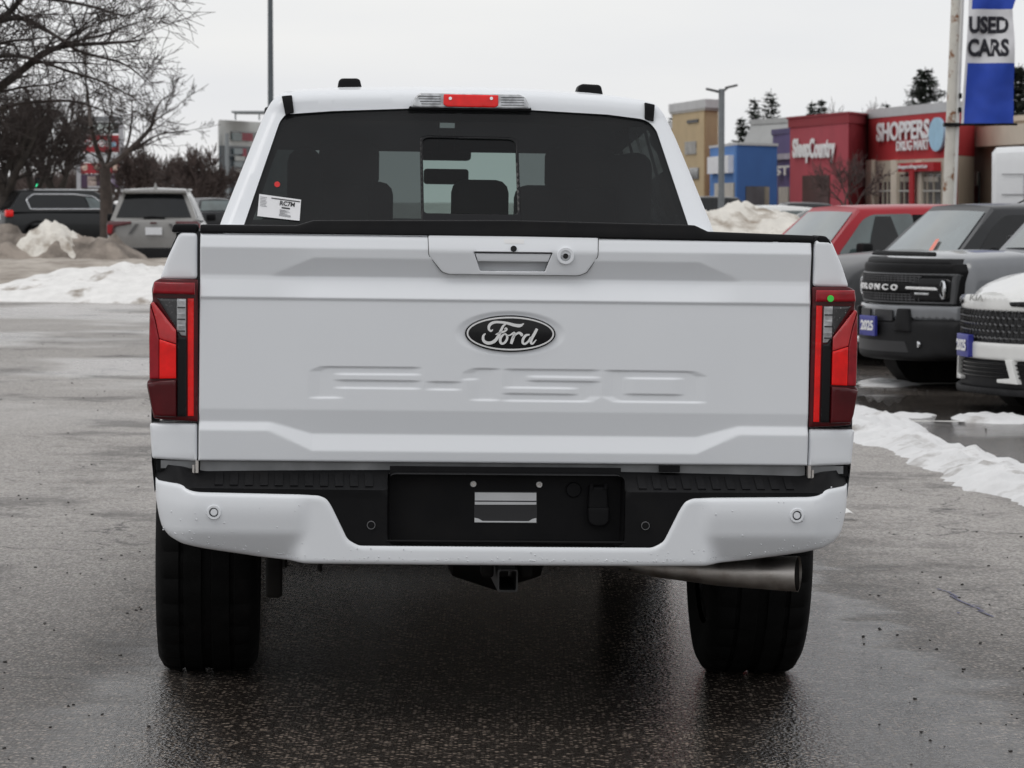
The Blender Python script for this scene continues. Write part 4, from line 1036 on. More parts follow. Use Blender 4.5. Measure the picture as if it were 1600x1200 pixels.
PLATEB = mat('plate_blue', (.03, .035, .26), .4, var=.04)
AMBER = mat('amber_lens', (.8, .22, .02), .3)
FLIP = Matrix.Rotation(math.pi, 4, 'Z')                  # builds things on the front end

# ---- left: black SUV, side on, nose to the right
Lb = 4.70
p = at(18, 330, 97)
hd = R(-68); c_ = Vector((p.x, 97, 0)) + Vector((-math.sin(hd), math.cos(hd), 0)) * (Lb / 2 - .25) + Vector((math.cos(hd), math.sin(hd), 0)) * -.55
black, bbody, bhouse, _ = vehicle('parked_car', 'black SUV with chrome window outline parked beyond the snow heaps', 'SUV',
    dict(paint=PAINT_BK, body=hull(4.7, 1.85, 1.0, belt=1.08, tz=1.05), wheel_r=.36, axles=(-1.42, 1.43), chrome=CHROME,
         house=dict(pts=((-2.25, 1.06), (-1.85, 1.66), (.35, 1.68), (1.2, 1.06)), wb=.88, wr=.64),
         side_glass=[[(-1.62, 1.14), (.75, 1.14), (.28, 1.50), (-.3, 1.57), (-1.5, 1.57), (-1.72, 1.42)]], glass=DGLASS), (c_.x, c_.y, zg(c_.x, c_.y)), hd)
for s in (-1, 1):
    bevelled(MB().box((s * .80, -2.24, 1.02), (.28, .22, .20)).build('tail_light', RED_B, black), .04, 2)
    MB().box((s * .62, -.5, 1.70), (.04, 1.9, .03)).build('roof_rail', CHROME, black)
    quadp = [(s * .832, .15, 1.16), (s * .832, .68, 1.16), (s * .745, .30, 1.46), (s * .745, .02, 1.49)]
    mk('pale_pane', [(q[0] + s * .035, q[1], q[2]) for q in quadp], [(0, 1, 2, 3) if s > 0 else (3, 2, 1, 0)], TGLASS, bhouse)
patch('licence_plate', [(-.26, .84), (.26, .84), (.26, .98), (-.26, .98)], PLATEW, black, f=-2.37, sp=.2, depth=.02)
# ---- left: warm grey SUV, tail towards us
p = at(232, 340, 67)
grey, gbody, ghouse, _ = vehicle('parked_car', 'warm grey SUV with dark red tail lights and licence plate beside the black SUV', 'SUV',
    dict(paint=PAINT_GR, body=hull(4.65, 1.88, 1.0, belt=1.03, tz=1.05), wheel_r=.36, axles=(-1.4, 1.4),
         house=dict(pts=((-2.22, 1.04), (-1.92, 1.62), (.3, 1.66), (1.25, 1.02)), wb=.87, wr=.62),
         side_glass=[[(-1.55, 1.10), (.8, 1.10), (.28, 1.50), (-1.4, 1.53)]], glass=DGLASS), (p.x - .02, 67 + 2.3, zg(p.x, 67)), R(3.0))
ry_ = -2.36
for s in (-1, 1):
    mi = s > 0
    t1 = patch('tail_light', rounded([(-.93, .76), (-.80, .72), (-.77, .92), (-.44, .985), (-.44, 1.03), (-.88, 1.03), (-.93, .98)], .02), PAINT_DR, grey, f=lambda x, z: ry_ - .02 + 1.2 * np.maximum(0, np.abs(x) - .75) ** 2 * 2, sp=.08, r=.015, depth=.3, mirror=mi)
    patch('light_core', rounded([(-.915, .80), (-.83, .78), (-.80, .96), (-.91, .96)], .02), RED_M, t1, f=ry_ - .024, sp=.08, depth=.02, mirror=mi)
    patch('bumper_reflector', rounded([(-.90, .44), (-.86, .44), (-.86, .60), (-.90, .58)], .01), RED_D, grey, f=ry_ - .005, sp=.1, depth=.1, mirror=mi)
    patch('plate_crease', [(-.50, .78), (-.36, .98), (-.30, .98), (-.44, .78)], mat('crease_grey', (.10, .10, .10), .5), grey, f=ry_ - .004, sp=.1, depth=.05, mirror=mi)
    MB().box((s * .64, -.6, 1.66), (.04, 1.8, .035)).build('roof_rail', PAINT_GR, grey)
patch('rear_spoiler', rounded([(-.66, 1.585), (.66, 1.585), (.63, 1.655), (-.63, 1.655)], .03), PAINT_GR, grey, f=-2.10, sp=.1, r=.02, depth=.3)
patch('licence_plate', [(-.16, .76), (.17, .76), (.17, .91), (-.16, .91)], PLATEW, grey, f=ry_ - .03, sp=.2, depth=.05)
text_mesh('plate_lettering', 'CXR 418', .26, .06, mat('plate_ink', (.25, .3, .5), .5), grey, Matrix.Translation((0, ry_ - .031, .835)), .002) if False else None
patch('lower_bumper', rounded([(-.88, .22), (.88, .22), (.90, .44), (.70, .50), (-.70, .50), (-.90, .44)], .03), CLAD, grey, f=ry_ - .02, sp=.1, r=.02, depth=.2)
patch('wiper', [(-.20, 1.075), (.22, 1.075), (.22, 1.11), (-.05, 1.13), (-.20, 1.11)], BLACKP, grey, f=-2.27, sp=.2, depth=.06)
patch('badge', [(-.07, .985), (.07, .985), (.06, 1.01), (-.06, 1.01)], RED_D, grey, f=ry_ - .012, sp=.2, depth=.03)
MB().lathe([(1.63, .05), (1.70, .028), (1.78, .004)], 'z', 8, (0, -1.5, .03)).build('roof_antenna', PAINT_GR, grey)
# ---- far left: dark red car, only its tail corner in view
p = at(-2, 335, 112)
vehicle('parked_car', 'dark red car just showing behind the tail of the black SUV', 'car',
    dict(paint=PAINT_DR, body=hull(4.5, 1.8, .95, belt=.95), wheel_r=.33, axles=(-1.35, 1.35), house=dict(pts=((-1.9, .95), (-1.3, 1.38), (.3, 1.4), (1.2, .95)), wb=.82, wr=.58),
         side_glass=[[(-1.1, 1.0), (.75, 1.0), (.25, 1.3), (-1.0, 1.3)]]), (p.x - .2, 112, zg(p.x, 112)), R(-60))
p = at(322, 330, 125)
vehicle('parked_car', 'small dark car on the street beyond the warm grey SUV', 'car',
    dict(paint=PAINT_CH, body=hull(4.4, 1.8, .95, belt=.97), wheel_r=.33, axles=(-1.35, 1.35), house=dict(pts=((-1.9, .97), (-1.4, 1.42), (.3, 1.45), (1.2, .95)), wb=.82, wr=.6),
         side_glass=[[(-1.2, 1.0), (.75, 1.0), (.25, 1.35), (-1.1, 1.35)]], glass=TGLASS), (p.x, 125, zg(p.x, 125)), R(20))

# ---- right row: noses towards the lane
HD = R(108)
fwd = Vector((-math.sin(HD), math.cos(HD), 0)); rgt = Vector((math.cos(HD), math.sin(HD), 0))
def nose_at(u, v, Y, fy, fx, hd=HD):                     # put local point (fx, fy) under photo column u at depth Y
    q = at(u, v, Y); f_ = Vector((-math.sin(hd), math.cos(hd), 0)); r_ = Vector((math.cos(hd), math.sin(hd), 0))
    c = Vector((q.x, Y, 0)) - f_ * fy - r_ * fx
    return (c.x, c.y, zg(c.x, c.y))
# red car
red, rbody, rhouse, _ = vehicle('parked_car', 'red car with black mirror parked behind the charcoal crossover', 'car',
    dict(paint=PAINT_RD, body=hull(4.6, 1.85, .98, belt=.98), wheel_r=.34, axles=(-1.4, 1.4), wglass=WSGLASS, sglass=TGLASS,
         house=dict(pts=((-2.0, .98), (-1.7, 1.46), (.74, 1.49), (1.25, .97)), wb=.88, wr=.68, arch=.03),
         side_glass=[[(-1.1, 1.0), (.0, 1.0), (.0, 1.42), (-1.0, 1.42)], [(.14, .99), (1.08, .99), (.90, 1.18), (.74, 1.36), (.62, 1.42), (.14, 1.43)]]), nose_at(1296, 372, 36, 1.18, -.88), HD)
for s in (-1, 1):
    MB().box((s * .80, .07, 1.21), (.03, .13, .44), Matrix.Rotation(s * -.40, 3, 'Y')).build('door_pillar', BLACKP, rhouse)
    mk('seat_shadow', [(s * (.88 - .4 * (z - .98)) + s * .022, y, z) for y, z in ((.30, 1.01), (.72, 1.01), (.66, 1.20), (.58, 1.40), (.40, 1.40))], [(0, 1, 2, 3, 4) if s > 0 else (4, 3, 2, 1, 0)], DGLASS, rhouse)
a_ = MB().tube([(-.3, -1.25, 1.5), (-.3, -1.75, 1.72)], [.010, .006], 6)
a_.build('antenna', BLACKP, red); bevelled(MB().box((-.3, -1.2, 1.505), (.14, .3, .07)).build('antenna_base', BLACKP, red), .03, 2)
# charcoal crossover
dark, dbody, dhouse, _ = vehicle('parked_car', 'charcoal crossover with pale windscreen and black side windows between red car and grey off-roader', 'crossover',
    dict(paint=PAINT_CH, roof=PAINT_CH, body=hull(4.6, 1.88, 1.02, belt=1.0), wheel_r=.36, axles=(-1.4, 1.4), wglass=WSGLASS,
         house=dict(pts=((-2.0, 1.0), (-1.7, 1.50), (.80, 1.52), (1.32, .99)), wb=.90, wr=.70, arch=.02),
         side_glass=[[(-1.4, 1.02), (-.15, 1.02), (-.15, 1.45), (-1.3, 1.45)], [(-.08, 1.02), (1.10, 1.02), (.86, 1.32), (.70, 1.44), (-.08, 1.45)]]), nose_at(1472, 395, 32, 1.24, -.5), HD)
ws_n = Vector((0, -.54, -1.07)).normalized()
def ws_pt(x, t): return (x, 1.32 - .52 * t, .99 + .53 * t)
mk('windscreen_sticker', [tuple(Vector(ws_pt(*q)) + Vector((0, .018, .018)) * 1.6) for q in ((-.36, .12), (-.27, .12), (-.20, .36), (-.27, .36))], [(0, 1, 2, 3)], mat('sticker_orange', (.85, .25, .18), .5), dhouse)
for k in (-1, 1): MB().tube([(k * .2, 1.33, 1.0), (k * .2 + .5, 1.28, 1.045)], .012, 5).build('wiper', BLACKP, dark)

# ---- grey off-roader with the lettered grille
LB, ZH = 4.38, 1.06
bro, brb, brh, bhw = vehicle('parked_car', 'grey boxy off-roader with black lettered grille and blue 2025 plate', 'off-roader',
    dict(paint=PAINT_BG, body=[(-2.19, .80, .45, 1.02), (-2.1, .90, .36, 1.08), (-1.6, .93, .34, 1.10), (0, .935, .33, 1.09), (.9, .935, .33, 1.10), (1.2, .935, .34, 1.13), (1.62, .93, .36, 1.115), (1.74, .92, .38, 1.10), (1.82, .84, .40, 1.07), (1.92, .70, .42, 1.06), (2.02, .52, .44, 1.05), (2.08, .35, .46, 1.04)],
         wheel_r=.37, axles=(-1.34, 1.33), wglass=WSGLASS, crown=.035, mirrors=False,
         house=dict(pts=((-2.1, 1.09), (-1.95, 1.66), (.12, 1.70), (.66, 1.10)), wb=.90, wr=.74, arch=.02),
         side_glass=[[(-1.2, 1.14), (.40, 1.14), (.08, 1.55), (-1.2, 1.55)]]), nose_at(1366, 500, 28, 2.20, 0), HD)
fy_ = 2.165
def fr_(nm, pts, m, y, par, r=.01, dp=.05, sp=.06, mirror=False, rr=.012, bow=.40, holes=()):
    """piece on the front end; x is measured to the viewer's right when facing the nose"""
    return patch(nm, rounded(pts, rr, 3), m, par, f=lambda x, z: -(y) + bow * x * x, sp=sp, r=r, depth=dp, M=FLIP, mirror=mirror, holes=holes)
fascia = fr_('front_fascia', [(-.87, .72), (.87, .72), (.88, 1.00), (.84, 1.06), (-.84, 1.06), (-.88, 1.00)], BLACKP, fy_, bro, r=.03, dp=.12)
fr_('grille_frame', [(-.86, .73), (.86, .73), (.88, .98), (-.88, .98)], mat('frame_grey', (.06, .062, .065), .4, var=.1), fy_ + .012, fascia, holes=[[(-.82, .75), (.82, .75), (.84, .96), (-.84, .96)]])
bar = fr_('grille_bar', [(-.56, .825), (.56, .825), (.56, .90), (-.56, .90)], BLACKP, fy_ + .03, fascia, r=.01)
MESHD = mat('grille_mesh', (.10, .10, .105), .4, metal=.3, var=.2)
for r_ in (0, 1):
    for k in range(3):
        z = (.765, .787, .808)[k] if r_ == 0 else (.915, .935, .953)[k]
        MB().tube([(q_, fy_ + .010 - .40 * q_ * q_, z) for q_ in np.linspace(-.58, .58, 13)], .005, 5).build('grille_slat', MESHD, fascia)
    for k in range(26):
        x = -.56 + k * .045; z = (.752 if r_ == 0 else .905)
        MB().box((x, fy_ + .014 - .40 * x * x, z + .028), (.006, .01, .056)).build('grille_web', MESHD, fascia)
for k, ch in enumerate('BRONCO'):
    x = -.31 + k * .125                                   # viewer's left to right
    y = fy_ + .034 - .40 * x * x
    text_mesh('grille_letter', ch, .085, .050, WHITEP, bar, FLIP @ Matrix.Translation((x, -y, .862)) @ Matrix.Rotation(math.atan(.8 * x), 4, 'Z'), .012, bold=.03)
for s in (-1, 1):
    mi = s > 0
    hl_ = fr_('headlight', [(-.83, .775), (-.76, .752), (-.52, .752), (-.46, .80), (-.46, .90), (-.54, .945), (-.80, .945), (-.84, .92)], BLACKG, fy_ + .02, bro, r=.02, mirror=mi)
    fr_('light_bar', [(-.74, .845), (-.44, .850), (-.44, .872), (-.72, .868)], WHITEP, fy_ + .036, hl_, r=.004, dp=.02, mirror=mi)
    fr_('lower_lamp', [(-.66, .805), (-.53, .805), (-.53, .825), (-.66, .822)], CLEARL, fy_ + .03, hl_, r=.003, dp=.02, mirror=mi)
    cx = s * .79
    o = MB().lathe([(0, .080), (.012, .078), (.014, .066), (0, .064)], 'y', 28, (0, 0, 0)); o.v = [tuple(FLIP @ Vector((x * .62 + cx, -y - fy_ - .03 + .40 * cx * cx, z + .85))) for x, y, z in o.v]
    o.build('projector_ring', CHROME, hl_)
    o = MB().lathe([(0, .05), (.008, .035), (.012, .0001)], 'y', 20); o.v = [tuple(FLIP @ Vector((x * .62 + cx, -y - fy_ - .025 + .40 * cx * cx, z + .85))) for x, y, z in o.v]
    o.build('projector_lens', CLEARL, hl_)
    fr_('fog_trim', [(-.90, .36), (-.62, .36), (-.58, .60), (-.88, .62)], CLAD, fy_ + .03, bro, r=.02, dp=.15, mirror=mi)
fr_('hood_lip', [(-.84, 1.035), (.84, 1.035), (.78, 1.10), (-.78, 1.10)], CLAD, fy_ - .03, bro, r=.03, dp=.14)
dfl = patch('hood_deflector', rounded([(-.62, 1.118), (.62, 1.118), (.58, 1.155), (-.58, 1.155)], .02), BLACKP, bro, f=lambda x, z: -(fy_ - .10) + .38 * x * x - (1.155 - z) * .9, sp=.06, r=.008, depth=.02, M=FLIP)
fr_('bumper_band', [(-.90, .60), (.90, .60), (.91, .715), (-.91, .715)], PAINT_BG, fy_ + .035, bro, r=.02, dp=.2)
lowb = fr_('front_bumper', [(-.90, .30), (-.60, .26), (.60, .26), (.90, .30), (.92, .60), (-.92, .60)], CLAD, fy_ + .05, bro, r=.05, dp=.3)
for k in (-1, 1): fr_('air_slot', [(k * .18 - .13, .585), (k * .18 + .13, .585), (k * .18 + .13, .675), (k * .18 - .13, .675)], INKB, fy_ + .052, lowb, r=0, dp=.01)
for k in (-1, 1): fr_('bumper_post', [(k * .44 - .09, .50), (k * .44 + .09, .50), (k * .44 + .06, .69), (k * .44 - .05, .69)], CLAD, fy_ + .075, lowb, r=.015, dp=.06)
fr_('lower_slot', [(-.5, .33), (.5, .33), (.46, .42), (-.46, .42)], INKB, fy_ + .054, lowb, r=0, dp=.01)
for k in (-1, 1):
    o = MB().lathe([(0, .028), (.01, .026), (.012, .0001)], 'y', 14); o.v = [tuple(FLIP @ Vector((x + k * .60, -y - fy_ - .05 + .40 * .36, z + .40))) for x, y, z in o.v]; o.build('tow_eye', CHROME, lowb)
pl = fr_('licence_plate', [(-.155, .455), (.155, .455), (.155, .62), (-.155, .62)], PLATEB, fy_ + .10, lowb, r=.002, dp=.02, rr=.006, bow=0)
text_mesh('plate_lettering', '2025', .25, .085, WHITEP, pl, FLIP @ Matrix.Translation((0, -(fy_ + .101), .54)), .003, bold=.04)
for s in (-1, 1): bevelled(MB().box((s * 1.03, .38, 1.19), (.2, .14, .17)).build('door_mirror', BLACKP, bro), .04, 2)
for s in (-1, 1): MB().box((s * .93, 1.72, .60), (.02, .10, .05)).build('side_marker', AMBER, bro)
# ---- white crossover with honeycomb grille
kia, kb, kh, khw = vehicle('parked_car', 'off-white crossover with black honeycomb grille and blue 2025 plate', 'crossover',
    dict(paint=PAINT_OW, body=[(-2.2, .78, .45, 1.0), (-2.1, .88, .34, 1.04), (-1.6, .91, .30, 1.04), (0, .915, .30, 1.0), (.9, .915, .30, 1.0), (1.15, .915, .32, 1.05), (1.5, .91, .34, 1.02), (1.68, .90, .36, .97), (1.80, .82, .36, .93), (1.90, .68, .36, .90), (2.0, .50, .38, .875), (2.06, .32, .38, .865)],
         wheel_r=.35, axles=(-1.3, 1.28), wglass=WSGLASS, crown=.045,
         house=dict(pts=((-2.0, 1.02), (-1.6, 1.54), (.2, 1.57), (1.15, 1.02)), wb=.88, wr=.68), side_glass=[[(-1.4, 1.06), (.75, 1.06), (.25, 1.46), (-1.3, 1.46)]]), nose_at(1526, 520, 24.6, 2.19, 0), HD)
ky = 2.15
kg = fr_('grille', [(-.80, .60), (-.72, .52), (.72, .52), (.80, .60), (.82, .775), (-.82, .775)], INKB, ky, kia, r=.02, dp=.1)
HEXM = mat('grille_gloss', (.05, .05, .052), .15, coat=.6, var=.2)
hx_ = MB(); hex_r = .036
for r_ in range(5):
    for k in range(25):
        x = -.76 + k * .0625 + (r_ % 2) * .031; z = .555 + r_ * .049
        if abs(x) > .77: continue
        y = ky + .012 - .40 * x * x
        hx2 = MB().tube([(x + hex_r * .88 * math.sin(a), y, z + hex_r * .88 * math.cos(a)) for a in np.linspace(0, 2 * math.pi, 7)], .0052, 4, cap=False)
        hx2.build('grille_cell', HEXM, kg)
fr_('hood_edge', [(-.84, .80), (-.76, .775), (.76, .775), (.84, .80), (.83, .85), (.40, .855), (.34, .885), (-.34, .885), (-.40, .855), (-.83, .85)], PAINT_OW, ky + .02, kia, r=.02, dp=.15)
fr_('hood_gap', [(-.38, .84), (.38, .84), (.42, .870), (-.42, .870)], BLACKG, ky + .024, kia, r=.004, dp=.05) if False else None
for s in (-1, 1):
    mi = s > 0
    fr_('headlight', [(-.90, .80), (-.40, .815), (-.38, .845), (-.88, .872)], BLACKG, ky + .035, kia, r=.01, dp=.15, mirror=mi)
    fr_('light_bar', [(-.89, .80), (-.84, .795), (-.80, .86), (-.86, .868)], CLEARL, ky + .042, kia, r=.004, dp=.1, mirror=mi)
    fr_('bumper_fin', [(-.50, .255), (-.30, .26), (-.30, .285), (-.43, .295), (-.38, .43), (-.44, .43)], PAINT_OW, ky + .06, kia, r=.004, dp=.1, mirror=mi, rr=.006, sp=.03)
    fr_('corner_fin', [(-.90, .29), (-.80, .32), (-.805, .42), (-.83, .42), (-.835, .335), (-.90, .315)], PAINT_OW, ky + .05, kia, r=.005, dp=.1, mirror=mi)
fr_('bumper_bar', [(-.86, .44), (-.80, .40), (.80, .40), (.86, .44), (.88, .53), (.60, .54), (.52, .60), (.40, .60), (.34, .53), (-.34, .53), (-.40, .60), (-.52, .60), (-.60, .54), (-.88, .53)][:0] + [(-.88, .42), (.88, .42), (.90, .50), (.62, .505), (.54, .545), (-.54, .545), (-.62, .505), (-.90, .50)], PAINT_OW, ky + .04, kia, r=.02, dp=.2)
kl = fr_('lower_bumper', [(-.86, .20), (.86, .20), (.88, .42), (-.88, .42)], CLAD, ky + .02, kia, r=.03, dp=.3)
for k in range(4): MB().tube([(q_, ky + .03 - .40 * q_ * q_, .30 + k * .03) for q_ in np.linspace(-.78, .78, 15)], .007, 5).build('intake_slat', BLACKG, kl)
fr_('splitter', [(-.84, .165), (.84, .165), (.86, .215), (-.86, .215)], CLAD, ky + .06, kia, r=.015, dp=.3)
pl = fr_('licence_plate', [(-.38, .43), (-.07, .43), (-.07, .595), (-.38, .595)], PLATEB, ky + .075, kia, r=.002, dp=.04, rr=.006)
text_mesh('plate_lettering', '2025', .25, .085, WHITEP, pl, FLIP @ Matrix.Translation((-.225, -(ky + .056), .515)) @ Matrix.Rotation(math.atan(.8 * -.225), 4, 'Z'), .003, bold=.04)
lg = text_mesh('hood_badge', 'KIA', .22, .045, mat('badge_silver', (.5, .5, .48), .3, metal=.7), kia, FLIP @ Matrix.Translation((0, -(ky + .045), .868)), .004, bold=.01, shear=.2)
# ---- vehicles further back
def far_car(u, v, Y, hd, label, paint, cat='car', h=1.45, L=4.4, **kw):
    q = at(u, v, Y)
    return vehicle('parked_car', label, cat, dict(paint=paint, body=hull(L, 1.8, .92, belt=.93), wheel_r=.33, axles=(-L * .3, L * .3),
        house=dict(pts=((-L * .42, .93), (-L * .26, h - .04), (L * .07, h), (L * .27, .92)), wb=.84, wr=.60, arch=.02),
        side_glass=[[(-L * .30, .98), (-.1, .98), (-.1, h - .12), (-L * .22, h - .12)], [(0, .98), (L * .17, .98), (L * .05, h - .12), (0, h - .11)]], **kw), (q.x, Y, zg(q.x, Y)), R(hd))
far_car(1196, 320, 92, 115, 'white sedan parked behind the tall snow pile', PAINT_OW, h=1.46, glass=TGLASS)
far_car(1302, 325, 78, 118, 'white hatchback parked behind the red car', PAINT_OW, h=1.45)
far_car(1240, 316, 115, 100, 'dark car with snow on its roof far back in the lot', PAINT_CH, h=1.55)
far_car(1104, 312, 130, 95, 'dark SUV parked by the lamp post near the plaza', PAINT_BK, 'SUV', h=1.75)
# white van
q = at(1580, 300, 62)
van = thing('delivery_van', 'tall white panel van parked behind the charcoal crossover', 'van', (q.x + 2.45, 62, zg(q.x, 62)), R(-98))
def vsec(w, b, t, y, r=.28):
    P = [(w * .96, b), (w, b + .3), (w, 1.2), (w * .985, t - .9), (w * .93, t - r), (w * .86, t - r * .35), (w * .74, t - .02), (0, t + .02)]
    return [(x, y, z) for x, z in P] + [(-x, y, z) for x, z in P[-2::-1]]
secs = [vsec(.92, .45, 2.50, -2.78), vsec(.99, .40, 2.60, -2.70), vsec(1.0, .38, 2.62, -2.3), vsec(1.0, .38, 2.64, 0), vsec(1.0, .38, 2.62, 1.2), vsec(.97, .38, 2.45, 1.6), vsec(.95, .38, 1.5, 2.3), vsec(.88, .40, 1.2, 2.9)]
m = len(secs[0]); V = [p for s_ in secs for p in s_]
F = [(j * m + i, j * m + i + 1, (j + 1) * m + i + 1, (j + 1) * m + i) for j in range(len(secs) - 1) for i in range(m - 1)] + [tuple(range(m))[::-1], tuple(range((len(secs) - 1) * m, len(secs) * m))]
vb = mk('body', V, F, mat('van_white', (.68, .69, .70), .4, coat=.4, var=.02), van, sharp=30)
SEAM = mat('panel_seam', (.30, .30, .31), .6)
for s in (-1, 1):
    for z in (1.05, 1.75, 2.12): MB().box((s * (.996 if z < 2 else .976), -.6, z), (.012, 4.0, .018)).build('body_rib', SEAM, vb)
    for y in (-2.2, -.7, .6): MB().box((s * .994, y, 1.3), (.012, .014, 1.6)).build('door_seam', SEAM, vb)
    for y in (-1.7, 1.9):
        v, f = TYRE_S; mk('wheel', [(p_[0] * .24 + s * .88, p_[1] * .36 + y, p_[2] * .36 + .36) for p_ in v], f, RUBBER, van)
    MB().box((s * .93, -2.74, 1.3), (.08, .10, .42)).build('tail_light', RED_D, van)
# ================================================================ trees
BARK = mat('bark_dark', (.035, .028, .023), .9, var=.35, vs=6, bump=.4, bs=20, bd=.02)
BARK2 = mat('bark_brown', (.060, .046, .039), .9, var=.35, vs=5)
TWIG = mat('twig_brown', (.045, .034, .030), .9, var=.3, vs=3)
TWIG2 = mat('twig_reddish', (.085, .062, .055), .9, var=.3, vs=3)
class Tree:
    def __init__(s, seed): s.seg = []; s.r = random.Random(seed)
    def chain(s, P, r0, r1):
        n = len(P) - 1
        for i in range(n): s.seg.append((P[i], P[i + 1], r0 + (r1 - r0) * i / n, r0 + (r1 - r0) * (i + 1) / n))
    def grow(s, p, d, L, r, lev, spread=.75, up=.12, kids=4, rmin=.004):
        rr = s.r; n = 4 if lev > 1 else 3; P = [p]; d = d.normalized()
        for i in range(n):
            d = (d + Vector((rr.gauss(0, .16), rr.gauss(0, .16), rr.gauss(0, .13) + up * .35))).normalized(); P.append(P[-1] + d * (L / n))
        s.chain(P, r, max(rmin, r * .45))
        if lev <= 0: return
        for k in range(kids + (1 if lev > 1 else 0)):
            t = .25 + .75 * (k + rr.random() * .8) / (kids + 1); i = min(n - 1, int(t * n)); q = P[i].lerp(P[i + 1], t * n - i)
            ax_ = Vector((rr.gauss(0, 1), rr.gauss(0, 1), rr.gauss(0, 1))).normalized(); e = (d + (ax_ - d * ax_.dot(d)).normalized() * spread * rr.uniform(.7, 1.4)).normalized()
            s.grow(q, e, L * rr.uniform(.45, .70), max(rmin, r * .45), lev - 1, spread, up, kids, rmin)
        s.grow(P[-1], d, L * .6, max(rmin, r * .45), lev - 1, spread, up, kids, rmin)
    def limb(s, pts, r0, r1, lev=3, every=.5, L=1.2, spread=.8, up=.1, kids=3, rmin=.004):
        C = [Vector(p_) for p_ in catmull([tuple(p) for p in pts], 5)]; s.chain(C, r0, r1); rr = s.r
        acc = 0; tot = sum((b - a).length for a, b in zip(C, C[1:])); run = 0
        for a, b in zip(C, C[1:]):
            acc += (b - a).length; run += (b - a).length
            while acc > every:
                acc -= every; d = (b - a).normalized(); ax_ = Vector((rr.gauss(0, 1), rr.gauss(0, 1), rr.gauss(.2, 1))).normalized()
                e = (d + (ax_ - d * ax_.dot(d)).normalized() * spread).normalized(); t = run / tot
                s.grow(b, e, L * rr.uniform(.6, 1.2) * (1 - .35 * t), max(rmin, (r0 + (r1 - r0) * t) * .4), lev - 1, spread, up, kids, rmin)
        s.grow(C[-1], C[-1] - C[-2], L * .7, max(rmin, r1), lev - 1, spread, up, kids, rmin)
    def build(s, name, label, loc, thick=.03, bark=BARK, twig=TWIG, cat='tree', group=None, minr=0):
        root = thing(name, label, cat, loc, 0, group); o = Vector(loc)
        for nm, sel, n, m_ in (('trunk', [q for q in s.seg if q[2] >= thick], 6, bark), ('crown', [q for q in s.seg if q[2] < thick], 3, twig)):
            if not sel: continue
            A = np.array([tuple(q[0] - o) for q in sel]); B = np.array([tuple(q[1] - o) for q in sel]); ra = np.array([max(minr, q[2]) for q in sel]); rb = np.array([max(minr, q[3]) for q in sel])
            D = B - A; D /= np.linalg.norm(D, axis=1)[:, None] + 1e-9
            up_ = np.where(np.abs(D[:, 2:3]) < .9, np.array([[0, 0, 1.]]), np.array([[1., 0, 0]])); u_ = np.cross(D, up_); u_ /= np.linalg.norm(u_, axis=1)[:, None]; w_ = np.cross(D, u_)
            ang = [2 * math.pi * k / n for k in range(n)]
            V = np.stack([A + (u_ * math.cos(a) + w_ * math.sin(a)) * ra[:, None] for a in ang] + [B + (u_ * math.cos(a) + w_ * math.sin(a)) * rb[:, None] for a in ang], 1).reshape(-1, 3)
            base = np.arange(len(sel))[:, None] * 2 * n; q4 = np.array([[k, (k + 1) % n, n + (k + 1) % n, n + k] for k in range(n)])
            Fq = (base[:, None, :] + q4[None]).reshape(-1, 4)
            me = bpy.data.meshes.new(nm); me.vertices.add(len(V)); me.vertices.foreach_set('co', V.ravel())
            me.loops.add(Fq.size); me.loops.foreach_set('vertex_index', Fq.ravel().astype(np.int32)); me.polygons.add(len(Fq))
            me.polygons.foreach_set('loop_start', np.arange(len(Fq), dtype=np.int32) * 4)
            me.update(calc_edges=True); me.materials.append(m_); link(bpy.data.objects.new(nm, me), root)
        return root
def px(pts, Y, rs=None, j=.0): return [at(u, v, Y + (rs.uniform(-j, j) if rs else 0)) for u, v in pts]
# large bare tree standing left of the frame, limbs reaching across
Y1 = 34; t = Tree(11); rs = random.Random(5); b0 = at(-170, 600, Y1); gz1 = zg(b0.x, Y1)
t.chain([Vector((b0.x, Y1, gz1)), Vector((b0.x + .03, Y1, 1.2)), at(-165, 230, Y1), at(-168, 90, Y1), at(-160, -120, Y1)], .20, .11)
for pts, r0, r1, L in (([(-165, 240), (-60, 182), (0, 136), (40, 105), (75, 80), (110, 71), (170, 67), (210, 65)], .062, .012, 1.0),
                       ([(-165, 120), (-60, 60), (0, 30), (30, 2), (60, -40)], .055, .02, .9),
                       ([(0, 32), (30, 28), (60, 40), (95, 62), (130, 82), (190, 98), (222, 120)], .034, .008, .75),
                       ([(-165, 190), (-60, 110), (0, 88), (50, 92), (110, 112), (160, 128), (208, 152)], .034, .007, .75),
                       ([(-165, 60), (-60, 0), (20, -6), (90, 0), (150, 12), (190, 24), (215, 20)], .032, .007, .75),
                       ([(72, 80), (110, 66), (160, 55), (200, 40), (225, 32)], .020, .006, .6),
                       ([(-165, 250), (-80, 200), (0, 170), (50, 160), (110, 158), (150, 168)], .036, .008, .8),
                       ([(-165, 150), (-80, 100), (0, 68), (40, 62), (80, 58)], .03, .008, .8),
                       ([(-165, 30), (-60, -70), (60, -90), (160, -60), (240, -20)], .04, .008, .8)):
    t.limb(px(pts, Y1, rs, .7), r0, r1, 3, .19, L * .66, .85, .05, 3, .0028)
t.build('bare_tree', 'big bare tree whose limbs reach in over the pylon sign and the SUVs', (b0.x, Y1, gz1), .024, BARK, TWIG, 'tree')
